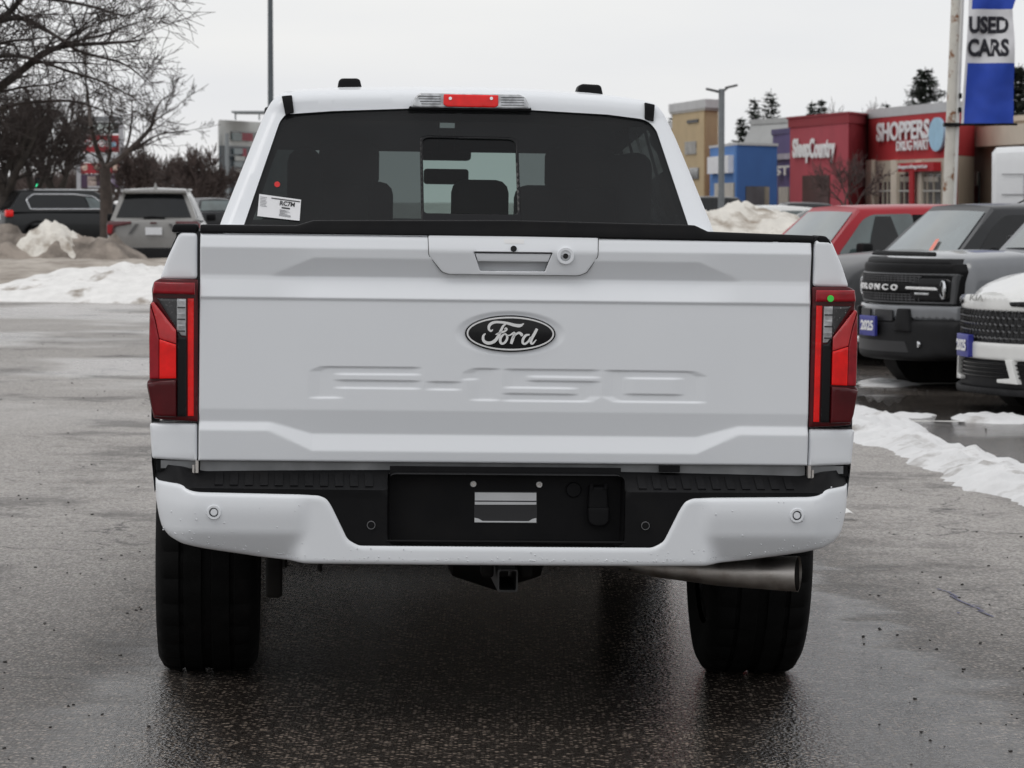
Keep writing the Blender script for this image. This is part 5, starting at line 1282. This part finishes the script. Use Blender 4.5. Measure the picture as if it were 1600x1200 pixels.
# small forked tree in front of the pylon sign
Y2 = 78; t = Tree(21); b = at(166, 330, Y2); gz2 = zg(b.x, Y2)
t.chain([Vector((b.x, Y2, gz2)), at(166, 312, Y2), at(165, 285, Y2), at(164, 262, Y2)], .17, .13)
for pts, r0, r1, L in (([(164, 264), (152, 235), (143, 200), (138, 160), (134, 120), (132, 95)], .075, .012, 1.5),
                       ([(166, 262), (172, 235), (170, 205), (174, 175), (172, 150)], .055, .01, 1.2),
                       ([(166, 262), (186, 248), (212, 225), (235, 200), (241, 180), (250, 160), (262, 150)], .08, .012, 1.4),
                       ([(200, 236), (222, 226), (245, 212), (272, 206), (296, 204)], .04, .008, 1.1),
                       ([(240, 190), (258, 178), (275, 168), (285, 158)], .03, .008, .9),
                       ([(192, 246), (202, 215), (207, 180), (206, 160), (216, 140)], .04, .008, 1.1),
                       ([(205, 172), (220, 178), (238, 186)], .02, .01, .5),
                       ([(158, 250), (142, 240), (126, 232), (118, 222)], .03, .008, .9)):
    t.limb(px(pts, Y2, rs, .8), r0, r1, 3, .50, L * .62, .85, .12, 3, .0062)
t.build('bare_tree', 'forked bare tree standing in front of the pylon sign', (b.x, Y2, gz2), .03, BARK2, TWIG, 'tree')
# darker trees along the street on the left
def free_tree(seed, u, Y, hpx_top, label, r=.2, lev=4, kids=4, spread=.75, bark=BARK, twig=TWIG, rmin=.012, lean=0, stems=1, group=None, frac=.3):
    b = at(u, 330, Y); gz = zg(b.x, Y); h = at(u, hpx_top, Y).z - gz; t = Tree(seed)
    for k in range(stems):
        a = t.r.uniform(0, 6.28); dx = 0 if stems == 1 else .35 * math.cos(a)
        top = Vector((b.x + lean * h * .2 + dx * h * .25, Y + math.sin(a) * .3, gz + h * frac))
        t.chain([Vector((b.x + dx * .3, Y, gz)), Vector((b.x + dx * .5, Y, gz)).lerp(top, .5), top], r, r * .8)
        for q in range(4 if stems == 1 else 2):
            a2 = q * 1.6 + t.r.random(); d = Vector((math.cos(a2) * .6 + lean * .4 + dx * .6, math.sin(a2) * .6, 1.0))
            t.grow(top, d, h * .34, r * .55, lev - 1, spread, .18, kids, rmin)
    return t.build('bare_tree', label, (b.x, Y, gz), .045, bark, twig, 'tree', group)
LG = 'bare trees along the street'
free_tree(31, 10, 98, 120, 'dark thick-trunked bare tree at the street behind the black SUV', .28, 5, 3, .8, rmin=.010)
free_tree(32, 52, 104, 128, 'dense dark bare tree beside the thick-trunked one on the street', .16, 5, 3, .7, rmin=.010)
free_tree(33, 88, 108, 150, 'dense dark bare tree just beside the pylon sign post', .2, 5, 3, .6, rmin=.012)
free_tree(34, -40, 100, 110, 'dark bare tree at the far end of the street row', .22, 5, 3, .8, rmin=.010)
free_tree(35, 212, 150, 222, 'reddish brown bare tree between pylon sign and grey SUV', .12, 4, 5, .7, BARK2, TWIG2, .018, stems=3)
free_tree(36, 252, 160, 226, 'reddish brown bare tree beyond the roof of the warm grey SUV', .12, 4, 5, .7, BARK2, TWIG2, .018, stems=3)
free_tree(37, 292, 140, 222, 'many-stemmed bare tree leaning towards the pale office block', .10, 4, 5, .75, BARK2, TWIG2, .016, lean=.5, stems=3)
free_tree(38, 326, 175, 262, 'small bare tree close to the pale office block', .09, 4, 4, .7, BARK2, TWIG2, .018, stems=2)
free_tree(39, 1332, 165, 228, 'thin bare tree growing in front of the mattress store corner', .10, 4, 4, .8, BARK2, mat('twig_grey', (.10, .07, .065), .9, var=.2), .012, stems=2)
free_tree(40, 1330, 285, 147, 'pale thin treetop rising behind the mattress store roof', .14, 4, 4, .55, BARK2, TWIG2, .022)
# far wood along the horizon
fw = Tree(77)
for k in range(150):
    u = fw.r.uniform(-150, 420); Y = fw.r.uniform(300, 420); b = at(u, 318, Y); h = fw.r.uniform(2.5, 5.0); gz = zg(b.x, Y)
    fw.chain([Vector((b.x, Y, gz)), Vector((b.x, Y, gz + h * .4))], .12, .1)
    for q in range(4): fw.grow(Vector((b.x, Y, gz + h * .25)), Vector((fw.r.gauss(0, .5), 0, 1)), h * .45, .07, 2, .8, .1, 4, .035)
o = fw.build('far_wood', 'brown bare wood along the horizon', (0, 350, 0), .0, TWIG2, TWIG2, 'wood'); 
for ch in list(o.children): ch.name = 'trees'
o['kind'] = 'stuff'
# conifers behind the stores
NEEDLE = mat('needles', (.022, .030, .020), .8, var=.4, vs=2)
CG = 'conifers behind the stores'
def conifer(seed, u, Y, vtop, wpx, label, dens=1.0, z0=.15):
    rr = random.Random(seed); b = at(u, 330, Y); gz = zg(b.x, Y); h = at(u, vtop, Y).z - gz; w = wpx * Y / FPX / 2 * 2.4
    root = thing('conifer', label, 'conifer', (b.x, Y, gz), 0)
    MB().tube([(0, 0, 0), (.03, 0, h * .5), (0, 0, h)], [.16, .09, .02], 7).build('trunk', BARK, root)
    m = MB(); z = h * z0
    while z < h * .985:
        t = (z - h * z0) / (h * (1 - z0)); L = w * (1 - t) ** .8 * rr.uniform(.65, 1.1) + .12
        for k in range(int(rr.uniform(4, 7) * dens) + 1):
            a = rr.uniform(0, 6.283); dx, dy = math.cos(a), math.sin(a); l = L * rr.uniform(.55, 1.1); n = max(4, int(l / .22))
            for i in range(n):
                s_ = (i + 1) / n; x, y = dx * l * s_, dy * l * s_; zz = z - l * .25 * s_ + l * .30 * s_ * s_
                for q in range(3):
                    ln = rr.uniform(.22, .5); e = Vector((dx + rr.gauss(0, .7), dy + rr.gauss(0, .7), rr.gauss(-.25, .35))).normalized() * ln; sd = Vector((-e.y, e.x, rr.gauss(0, .1))).normalized() * .07
                    p0 = Vector((x, y, zz)); m.add([p0 - sd * .6, p0 + sd * .6, p0 + e * .6 + sd, p0 + e, p0 + e * .6 - sd], [(0, 1, 2, 3, 4)])
        z += h * .028 * rr.uniform(.7, 1.3) / max(.5, dens ** .5)
    m.build('crown', NEEDLE, root, sharp=0)
for a in ((51, 1056, 290, 163, 26, 'small dark conifer top beside the tan tower'), (52, 1178, 290, 152, 34, 'spiky conifer rising behind the blue store roof, beside a taller one'),
          (53, 1204, 290, 138, 36, 'tall sparse conifer behind the grey mansard roof'), (54, 1268, 300, 156, 26, 'conifer peeking over the mattress store, left of a slim one'),
          (55, 1283, 300, 154, 14, 'slim dark conifer peeking over the mattress store'), (56, 1383, 300, 158, 16, 'tiny conifer tip above the drugstore fascia'),
          (57, 1444, 250, 104, 74, 'broad dark conifer above the drugstore sign by the flag pole'), (58, 1590, 250, 98, 70, 'broad dark conifer behind the blue flag'),
          (59, 1158, 280, 184, 30, 'low conifer branches beside the lamp post and the blue store')):
    conifer(*a, dens=2.6 if a[0] in (57, 58) else 1.1)
# ================================================================ buildings
def stucco(n, c, **k): return mat(n, c, .85, var=.06, vs=.8, bump=.1, bs=6, bd=.02, **k)
WINDK = mat('shop_glass', (.05, .055, .055), .12, coat=.5, var=.5, vs=.7)
WINDL = mat('shop_glass_lit', (.35, .31, .25), .3, var=.4, vs=.8)
COPING = stucco('coping_grey', (.52, .52, .52))
class Bldg:
    """box building from its near corner N, far-left end L and right end E, given as (column, depth)"""
    def __init__(s, name, label, L, N, E, ztop, wall, cat='store', wall2=None, z0=-.8):
        P = lambda q: Vector((at(q[0], VH, q[1]).x, q[1], 0))
        s.L, s.N, s.E = P(L), P(N), P(E); s.B = s.L + s.E - s.N; s.z = ztop; gz = -.45
        s.root = thing(name, label, cat, (s.N.x, s.N.y, gz)); s.o = Vector((s.N.x, s.N.y, gz))
        s.wall = s.mesh('wall', [s.L, s.N, s.E, s.B], gz + z0 + .8, ztop, wall)
    def mesh(s, nm, poly, z0, z1, m, par=None):
        a = sum(p.x * q.y - q.x * p.y for p, q in zip(poly, poly[1:] + poly[:1]))
        if a < 0: poly = poly[::-1]
        n = len(poly); v = [(p.x, p.y, z0) for p in poly] + [(p.x, p.y, z1) for p in poly]
        v = [tuple(Vector(q) - s.o) for q in v]
        return mk(nm, v, [tuple(range(n))[::-1], tuple(range(n, 2 * n))] + [(i, (i + 1) % n, n + (i + 1) % n, n + i) for i in range(n)], m, par or s.root)
    def slab(s, nm, z0, z1, over, m):                     # cap running round the top
        c = (s.L + s.N + s.E + s.B) / 4; poly = [p + (p - c).normalized() * over * 1.4 for p in (s.L, s.N, s.E, s.B)]
        return s.mesh(nm, poly, z0, z1, m)
    def frame(s, face):                                   # origin, unit along (viewer's left to right), unit outwards
        A, B_ = (s.L, s.N) if face == 'front' else (s.N, s.E)
        d = (B_ - A); ln = d.length; d = d / ln; nrm = Vector((d.y, -d.x, 0))
        return A, d, nrm, ln
    def col(s, face, u):                                  # photo column -> metres along the face
        A, d, nrm, ln = s.frame(face); k = (u - 800) / FPX
        return (k * A.y - A.x) / (d.x - k * d.y)
    def row(s, face, u, v):
        A, d, nrm, ln = s.frame(face); p = A + d * s.col(face, u); return at(u, v, p.y).z
    def panel(s, nm, face, u0, u1, v0, v1, m, out=.08, uref=None, par=None, thick=.08):
        A, d, nrm, ln = s.frame(face); a, b = s.col(face, u0), s.col(face, u1); uu = uref or (u0 + u1) / 2
        z1, z0 = s.row(face, uu, v0), s.row(face, uu, v1)
        P = [A + d * a + nrm * out, A + d * b + nrm * out, A + d * b + nrm * (out - thick - .02), A + d * a + nrm * (out - thick - .02)]
        return s.mesh(nm, P, z0, z1, m, par or s.root)
    def text(s, nm, txt, face, u0, u1, v0, v1, m, out=.12, par=None, bold=.03, shear=0.0):
        A, d, nrm, ln = s.frame(face); a, b = s.col(face, u0), s.col(face, u1); uu = (u0 + u1) / 2
        z1, z0 = s.row(face, uu, v0), s.row(face, uu, v1); c = A + d * (a + b) / 2 + nrm * out; c.z = (z0 + z1) / 2
        M = Matrix(((d.x, -nrm.x, 0, c.x - s.o.x), (d.y, -nrm.y, 0, c.y - s.o.y), (0, 0, 1, c.z - s.o.z), (0, 0, 0, 1)))
        return text_mesh(nm, txt, abs(b - a), z1 - z0, m, par or s.root, M, .05, bold, shear)
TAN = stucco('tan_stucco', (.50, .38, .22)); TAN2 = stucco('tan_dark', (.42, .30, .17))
b1 = Bldg('store', 'tan tower with pale overhanging cap beside the blue store', (1050, 226), (1100, 215), (1122, 217), 7.35, TAN)
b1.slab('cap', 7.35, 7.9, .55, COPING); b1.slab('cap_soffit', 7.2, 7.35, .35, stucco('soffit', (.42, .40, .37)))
b1.panel('vent', 'front', 1074, 1091, 187, 192, INKB); b1.panel('window', 'front', 1071, 1088, 221, 241, mat('grille_pale', (.32, .31, .29), .6, var=.3, vs=2)); b1.panel('window', 'front', 1078, 1092, 262, 280, WINDK)
b1.panel('shaded_side', 'side', 1100.5, 1118, 171, 330, TAN2, .06)  # darker tan over the side face, its shade put into the colour
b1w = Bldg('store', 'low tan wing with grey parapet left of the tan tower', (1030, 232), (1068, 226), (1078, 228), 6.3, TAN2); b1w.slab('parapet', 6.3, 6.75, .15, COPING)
BLUE = stucco('blue_stucco', (.045, .13, .36)); BLUE2 = stucco('blue_lit', (.07, .19, .46))  # second blue is a lighter copy, daylight on the front painted in
b2 = Bldg('store', 'blue store with a blank white sign panel beside the tan tower', (1109, 192), (1152, 180), (1214, 184), 4.42, BLUE)
b2.slab('coping', 4.42, 4.56, .10, COPING); b2.panel('lit_front', 'front', 1110, 1151, 230, 330, BLUE2, .05)
b2.panel('sign_panel', 'front', 1114, 1147, 244, 271, mat('sign_white', (.74, .74, .76), .5, var=.05, vs=1), .35, thick=.3)
b2.panel('shop_window', 'front', 1119, 1149, 286, 318, WINDL, .12); b2.panel('entrance', 'side', 1164, 1199, 291, 330, mat('entrance_grey', (.10, .10, .11), .4, var=.3, vs=1), .06); b2.panel('door', 'side', 1192, 1199, 292, 330, WINDL, .10)
PUR = stucco('purple_stucco', (.13, .105, .27)); b3 = Bldg('store', 'narrow purple store front between the blue store and the mattress store', (1207, 224), (1240, 217), (1242, 222), 6.1, PUR)
b3.slab('cornice', 5.8, 6.15, .12, stucco('purple_dark', (.10, .085, .21))); b3.panel('sign_band', 'front', 1213, 1238, 240, 249, mat('sign_lilac', (.42, .40, .50), .5, var=.2, vs=1.5), .2)
b3.text('sign_lettering', 'ST', 'front', 1216, 1238, 259, 274, WHITEP, .22); b3.panel('shop_window', 'front', 1218, 1233, 292, 330, WINDL, .1)
# grey mansard roof behind
GRF = stucco('grey_roof', (.40, .405, .40)); g0 = Bldg('building', 'large grey mansard roof rising behind the blue and purple stores', (1148, 262), (1236, 250), (1320, 262), 4.4, stucco('grey_wall', (.35, .35, .35)), 'building')
zt_ = at(1236, 181, 250).z; P0 = [g0.L, g0.N, g0.E, g0.B]; cc = (g0.L + g0.N + g0.E + g0.B) / 4; P1 = [p_.lerp(cc, .30) for p_ in P0]
rv = [(p_.x, p_.y, 4.4) for p_ in P0] + [(p_.x, p_.y, zt_ - .4) for p_ in P1] + [(p_.x, p_.y, zt_ - .4) for p_ in [q_.lerp(cc, -.03) for q_ in P1]] + [(p_.x, p_.y, zt_) for p_ in [q_.lerp(cc, -.03) for q_ in P1]]
mk('roof', [tuple(Vector(q_) - g0.o) for q_ in rv], [(k * 4 + i, k * 4 + (i + 1) % 4, k * 4 + 4 + (i + 1) % 4, k * 4 + 4 + i) for k in range(3) for i in range(4)] + [(12, 13, 14, 15)], GRF, g0.root)
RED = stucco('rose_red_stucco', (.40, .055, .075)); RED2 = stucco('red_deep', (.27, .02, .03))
b4 = Bldg('store', 'red mattress store with white script sign and dark entrance', (1234, 213), (1325, 200), (1360, 206), 6.55, RED)
b4.slab('cornice', 6.05, 6.6, .16, RED2); b4.slab('cornice_edge', 6.6, 6.72, .30, RED2); b4.panel('shaded_side_wall', 'side', 1325.5, 1359, 193, 330, RED2, .04)  # side face's shade painted in using the cornice's deep red
b4.text('sign_lettering', 'Sleep', 'front', 1241, 1268, 216, 255, mat('sign_glow_white', (.80, .80, .80), .5), .12, bold=.04); b4.text('sign_lettering', 'Country', 'front', 1267, 1307, 215, 256, MATS['sign_glow_white'], .12, bold=.04)
b4.panel('entrance', 'front', 1254, 1296, 274, 330, mat('entrance_maroon', (.055, .02, .02), .5, var=.4, vs=1.2), .06)
SRED = stucco('drugstore_red', (.42, .016, .022)); CREAM = stucco('cream_stucco', (.62, .54, .44)); TANC = stucco('tan_column', (.45, .39, .31))
b5 = Bldg('store', 'drugstore with wide red fascia, white lettering and pale blue oval', (1356, 204), (1494, 186), (1521, 191), at(1494, 173, 186).z, SRED)
b5.slab('coping', b5.z, b5.z + .55, .15, COPING)
b5.text('sign_lettering', 'SHOPPERS', 'front', 1372, 1454, 189, 219, MATS['sign_glow_white'], .12, bold=.03); b5.text('sign_lettering', 'DRUG MART', 'front', 1403, 1454, 219, 235, MATS['sign_glow_white'], .12, bold=.02)
A, d_, nr, ln = b5.frame('front'); a0_, a1_ = b5.col('front', 1455), b5.col('front', 1478); cz_ = b5.row('front', 1466, 210); hh_ = (b5.row('front', 1466, 184) - b5.row('front', 1466, 237)) / 2
ov = MB(); ring_ = [(math.cos(q) * (a1_ - a0_) / 2, math.sin(q) * hh_) for q in np.linspace(0, 2 * math.pi, 37)[:-1]]
pc = A + d_ * (a0_ + a1_) / 2
vv = [tuple(pc + d_ * x + nr * o_ + Vector((0, 0, cz_ + z)) - b5.o) for o_ in (.22, .05) for x, z in ring_]
ov.add(vv, [tuple(range(36)), tuple(range(71, 35, -1))] + [(i, 36 + i, 36 + (i + 1) % 36, (i + 1) % 36) for i in range(36)]); oval = ov.build('sign_oval', mat('pale_blue_sign', (.35, .58, .74), .5, var=.08, vs=2), b5.root)
b5.panel('storefront', 'front', 1358, 1493, 249, 330, TANC, .10, uref=1430)
for k, (u0, u1) in enumerate(((1376, 1397), (1408, 1433), (1443, 1472))):
    w_ = b5.panel('shop_window', 'front', u0, u1, 272, 330, WINDK, .14)
    for q in range(1, 3): b5.panel('mullion', 'front', u0 + (u1 - u0) * q / 3 - .5, u0 + (u1 - u0) * q / 3 + .5, 272, 330, TANC, .20, par=w_)
    b5.panel('transom', 'front', u0, u1, 297, 299.5, mat('transom_pale', (.5, .48, .44), .5), .20, par=w_)
    b5.panel('display', 'front', u0 + 2, u1 - 3, 276, 284, WINDL, .18, par=w_)
for u in (1359, 1398, 1437): b5.panel('column', 'front', u, u + 9, 250, 330, CREAM, .30, thick=.25)
b5.panel('canopy', 'front', 1416, 1472, 254, 268, SRED, .55, thick=.5); b5.text('canopy_lettering', 'shoppersdrugmart.ca', 'front', 1418, 1464, 257, 265, MATS['sign_glow_white'], .62, bold=.01)
b5.panel('red_door_frame', 'front', 1435, 1441, 268, 330, SRED, .6)
b5.panel('side_column', 'side', 1495, 1519, 244, 330, TANC, .06); b5.panel('fascia_side', 'side', 1494.5, 1520, 176, 243, SRED, .05)
b6 = Bldg('store', 'cream and tan store wing right of the drugstore', (1500, 196), (1700, 172), (1760, 180), at(1600, 190, 186).z, stucco('tan_wing', (.42, .35, .27)))
b6.panel('parapet', 'front', 1519, 1705, 197, 228, CREAM, .5, uref=1560, thick=.45); b6.slab('coping', b6.z, b6.z + .3, .4, CREAM)
for u in (1516, 1552, 1590): b6.panel('shop_window', 'front', u, u + 14, 270, 318, WINDK, .10); b6.panel('shop_window', 'front', u, u + 13, 268, 290, WINDL, .14)
# pale office block on the left
b7 = Bldg('building', 'pale office block with dark glass base and red panels', (341, 236), (342.5, 225), (470, 240), at(400, 187, 225).z, stucco('office_pale', (.62, .63, .61)), 'building')
b7.panel('glass_base', 'side', 343, 470, 230, 330, mat('office_slate', (.055, .07, .08), .3, var=.15, vs=.5), .12)
b7.panel('window_band', 'side', 361, 470, 208, 220, WINDK, .10); b7.panel('red_panel', 'side', 375, 392, 208, 220, mat('panel_red', (.30, .02, .04), .5), .2); b7.panel('grey_panel', 'side', 361, 375, 208, 220, mat('panel_grey', (.22, .26, .26), .4), .2)
for v_ in (232, 252, 272, 292): b7.panel('window', 'side', 362, 375, v_, v_ + 9, mat('panel_pane', (.24, .28, .29), .3), .25); b7.panel('red_panel', 'side', 375, 381, v_, v_ + 13, MATS['panel_red'], .25) if v_ < 250 else b7.panel('balcony', 'side', 361, 375, v_ - 8, v_ - 1, stucco('balcony_pale', (.5, .51, .49)), .4)
b7.panel('corner_post', 'side', 344, 348, 208, 330, mat('post_grey', (.25, .27, .28), .5), .5)
gz7 = b7.z; rt_ = b7.mesh('roof_canopy', [b7.N + Vector((.8, .5, 0)), b7.N + Vector((6, 1, 0)), b7.N + Vector((6, 5, 0)), b7.N + Vector((.8, 5, 0))], gz7 + .48, gz7 + .6, mat('post_grey', (.25, .27, .28), .5))
for dx in (1.0, 2.6, 4.2): b7.mesh('canopy_post', [b7.N + Vector((dx, .7, 0)), b7.N + Vector((dx + .1, .7, 0)), b7.N + Vector((dx + .1, .8, 0)), b7.N + Vector((dx, .8, 0))], gz7, gz7 + .5, MATS['post_grey'])
# pylon sign
Yp = 190; pl_ = at(121, 300, Yp); pr_ = at(193, 300, Yp); cxp = (pl_.x + pr_.x) / 2; gzp = zg(cxp, Yp)
py_ = thing('pylon_sign', 'tall pylon sign with stacked red and white store panels behind the forked tree', 'sign', (cxp, Yp, gzp)); wS = pr_.x - pl_.x
def zz(v): return at(157, v, Yp).z - gzp
POSTG = mat('pylon_post', (.40, .40, .42), .5, var=.08)
for s in (-1, 1): MB().box((s * (wS / 2 - .1), 0, zz(190) / 2), (.24, .4, zz(190))).build('post', POSTG, py_)
MB().box((0, 0, zz(186)), (wS * .97, .35, .3)).build('top_beam', mat('pylon_cap', (.20, .21, .22), .5), py_)
def sgn(v0, v1, m, w=.84): return MB().box((0, 0, (zz(v0) + zz(v1)) / 2), (wS * w, .30, zz(v0) - zz(v1))).build('sign_panel', m, py_)
def stx(txt, u0, u1, v0, v1, m, par): return text_mesh('sign_lettering', txt, (u1 - u0) * Yp / FPX, zz(v0) - zz(v1), m, par, Matrix.Translation(((u0 + u1) / 2 * Yp / FPX - 157 * Yp / FPX, -.17, (zz(v0) + zz(v1)) / 2)), .03, bold=.03)
s1 = sgn(191, 209, mat('sign_dark', (.03, .035, .035), .4)); stx('LCBO', 130, 180, 194, 207, mat('sign_pale', (.60, .66, .64), .5), s1)
s2 = sgn(211, 238, mat('sign_red', (.34, .02, .03), .45)); stx('SHOPPERS', 127, 172, 219, 229, WHITEP, s2)
MB().lathe([(-.20, .16), (-.21, .15), (-.21, .0001)], 'y', 16, (at(178, 226, Yp).x - cxp, 0, zz(226))).build('sign_oval', MATS['pale_blue_sign'], s2)
s3 = sgn(239, 253, mat('sign_paleb', (.58, .60, .62), .45)); s4 = sgn(255, 271, MATS['sign_red'])
for k, u in enumerate((133, 153, 166, 181)): MB().lathe([(-.17, .17), (-.19, .15), (-.19, .0001)], 'y', 14, (at(u, 262, Yp).x - cxp, 0, zz(262))).build('sign_roundel', mat('sign_cream', (.72, .55, .45), .5), s4)
s5 = sgn(273, 293, mat('sign_plum', (.055, .025, .06), .4)); stx('STAPLES', 148, 182, 277, 290, mat('sign_lav', (.5, .45, .55), .5), s5) if False else None
MB().box((-.45, -.17, zz(283)), (.5, .04, .55)).build('sign_picture', mat('sign_brown', (.35, .28, .25), .6, var=.5, vs=4), s5); MB().box((.55, -.17, zz(283)), (.75, .04, .32)).build('sign_picture', mat('sign_mauve', (.40, .34, .46), .6, var=.6, vs=5), s5)
MB().box((-.1, -.17, zz(292)), (1.2, .04, .1)).build('sign_strip', POSTG, s5)
# ================================================================ poles
GALV = mat('galvanised', (.20, .215, .225), .5, metal=.3, var=.08)
b = at(423.5, 312, 98); gz = zg(b.x, 98); lp = thing('street_lamp', 'tall dark grey lamp post rising behind the cab roof', 'lamp post', (b.x, 98, gz))
MB().tube([(0, 0, 0), (0, 0, 4), (0, 0, 10.5)], [.095, .085, .065], 12).build('post', mat('lamp_dark', (.085, .10, .11), .5, var=.1), lp); MB().lathe([(0, .2), (.6, .2), (.62, .1)], 'z', 14).build('base', MATS['concrete'] if 'concrete' in MATS else mat('concrete', (.4, .39, .37), .9, var=.15), lp)
MB().tube([(0, 0, 10.3), (.7, 0, 10.5), (1.0, 0, 10.5)], .04, 8).build('arm', MATS['lamp_dark'], lp); bevelled(MB().box((1.3, 0, 10.5), (.7, .3, .12)).build('lamp_head', MATS['lamp_dark'], lp), .03, 2)
Yl = 112; b = at(1127, 312, Yl); gz = zg(b.x, Yl); lp = thing('street_lamp', 'grey twin-head lamp post in front of the tan tower', 'lamp post', (b.x, Yl, gz)); ht = at(1127, 139, Yl).z - gz
MB().tube([(0, 0, 0), (0, 0, 2), (0, 0, ht)], [.12, .105, .10], 4 * 3).build('post', GALV, lp); MB().lathe([(0, .24), (.7, .24), (.72, .1)], 'z', 14).build('base', MATS['concrete'], lp)
for s, dz in ((-1, -.02), (1, .10)):
    o = MB().box((s * .32, 0, ht - .02 + dz), (.42, .30, .07), Matrix.Rotation(s * -.22 if s > 0 else .22, 3, 'Y')).build('lamp_head', mat('lamp_black', (.05, .05, .05), .5), lp); bevelled(o, .02, 2)
    MB().tube([(0, 0, ht - .12), (s * .2, 0, ht - .05 + dz)], .04, 8).build('arm', GALV, lp)
Yf = 45; bp = at(1481, 330, Yf); tp_ = at(1496, -60, Yf); gz = zg(bp.x, Yf)
RUST = mat('rusty_white_pole', (.62, .60, .54), .6, var=.08, vs=6, col2=(.22, .09, .03), c2=(.54, .62), c2s=4.5)
fp = thing('flag_pole', 'rusty white pole holding the blue and white banner', 'pole', (bp.x, Yf, gz)); dxp = (tp_.x - bp.x) / (tp_.z - bp.z)
zP = lambda z: ((z - (bp.z - gz)) * dxp, 0, z)
MB().tube([zP(0), zP(2), zP(tp_.z - gz)], [.078, .076, .062], 12).build('post', RUST, fp)
MB().tube([tuple(Vector(zP(0)) + Vector((.075, -.02, 0))), tuple(Vector(zP(tp_.z - gz)) + Vector((.075, -.02, 0)))], .032, 8).build('cable_conduit', mat('conduit_white', (.68, .68, .66), .5), fp)
za = at(1490, 195, Yf).z - gz; xf = at(1500, 195, Yf).x - bp.x
MB().tube([(zP(za)[0] - .08, -.09, za), (xf + .75, -.09, za + .005)], .016, 8).build('banner_arm', BLACKP, fp); MB().box((zP(za)[0], -.02, za), (.2, .2, .05)).build('clamp', BLACKP, fp)
for vv_ in (150, 172): bevelled(MB().box((zP(at(1490, vv_, Yf).z - gz)[0] + .10, -.06, at(1490, vv_, Yf).z - gz), (.04, .05, .07)).build('cleat', BLACKP, fp), .008, 1)
def ban(u, v): q = at(u, v, Yf); return (q.x, q.z)
xl0, zb0 = ban(1501, 193); fl = thing('banner', 'blue and white banner reading used cars on the rusty pole', 'banner', (xl0, Yf - .1, zb0))
def bx(v, k): a = np.interp(v, [-60, 193], [1516, 1500.5]); b_ = np.interp(v, [-60, 0, 15, 60, 100, 193], [1586, 1585, 1580, 1583, 1583.5, 1582]); return a + (b_ - a) * k
def bpanel(nm, v0, v1, m, k0=.0, k1=1.0, dy=0.0):
    n1, n2 = 22, 22; V = []
    for j in range(n2 + 1):
        for i in range(n1 + 1):
            k = k0 + (k1 - k0) * i / n1; v = v0 + (v1 - v0) * j / n2; q = ban(bx(v, k), v)
            V.append((q[0] - xl0, dy - .035 * math.sin(k * 7 + v * .025) - .02 * math.sin(k * 3 + v * .06) * k - .012 * mnoise.noise((k * 5, v * .05, 2)), q[1] - zb0))
    return mk(nm, V, [(j * (n1 + 1) + i, j * (n1 + 1) + i + 1, (j + 1) * (n1 + 1) + i + 1, (j + 1) * (n1 + 1) + i)[::-1] for j in range(n2) for i in range(n1)], m, fl)
BBL = mat('banner_blue', (.015, .06, .42), .7, var=.1, vs=4); BWH = mat('banner_white', (.72, .72, .74), .7, var=.04, vs=4)
bpanel('blue_field', -60, 15, BBL, .07); bpanel('white_field', 15, 99, BWH); bpanel('blue_field', 99, 193, BBL, .05); bpanel('hem', -60, 15, BWH, 0, .07); bpanel('hem', 99, 193, BWH, 0, .05)
def btext(s, u0, u1, v0, v1):
    a, b_ = ban((u0 + u1) / 2, (v0 + v1) / 2), (u1 - u0) * Yf / FPX
    o = text_mesh('banner_lettering', s, b_, (v1 - v0) * Yf / FPX, mat('banner_ink', (.012, .012, .02), .7), fl, Matrix.Translation((a[0] - xl0, 0, a[1] - zb0)), .004, bold=.045)
    for q in o.data.vertices:
        uu = (q.co.x + xl0) * FPX / Yf + 800; vvv = (a[1] - (q.co.z + zb0)) * FPX / Yf + (v0 + v1) / 2; k = (uu - bx(vvv, 0)) / (bx(vvv, 1) - bx(vvv, 0))
        q.co.y += -.035 * math.sin(k * 7 + vvv * .025) - .02 * math.sin(k * 3 + vvv * .06) * k - .012 * mnoise.noise((k * 5, vvv * .05, 2)) - .008
btext('USED', 1512, 1574, 26, 53); btext('CARS', 1510, 1574, 61, 89)
# traffic signals on the far street
for u, v, Y, m_, lb in ((59.5, 291, 180, mat('signal_green', (.05, .8, .35), .4, emis=1.2), 'green traffic signal over the street beyond the black SUV'), (255, 281, 185, mat('signal_amber', (.75, .42, .05), .5), 'yellow backed traffic signal beyond the warm grey SUV')):
    q = at(u, v, Y); gz = zg(q.x, Y); ts_ = thing('traffic_light', lb, 'traffic light', (q.x + .5, Y, gz)); h = q.z - gz
    MB().tube([(0, .2, 0), (0, .2, h + .8)], .06, 8).build('post', GALV, ts_); MB().box((-.5, .1, h), (.34, .2, .95)).build('housing', m_ if u > 100 else BLACKP, ts_)
    MB().tube([(0, .2, h + .3), (-.5, .15, h + .3)], .03, 6).build('arm', GALV, ts_)
    for k in range(3): MB().lathe([(-.02, .12), (-.06, .10), (-.06, .0001)], 'y', 12, (-.5, 0, h + .28 - .28 * k)).build('lens', m_ if (k == (1 if u < 100 else 0)) else BLACKG, ts_)
# long low shop roofs and ground snow closing the view behind the stores
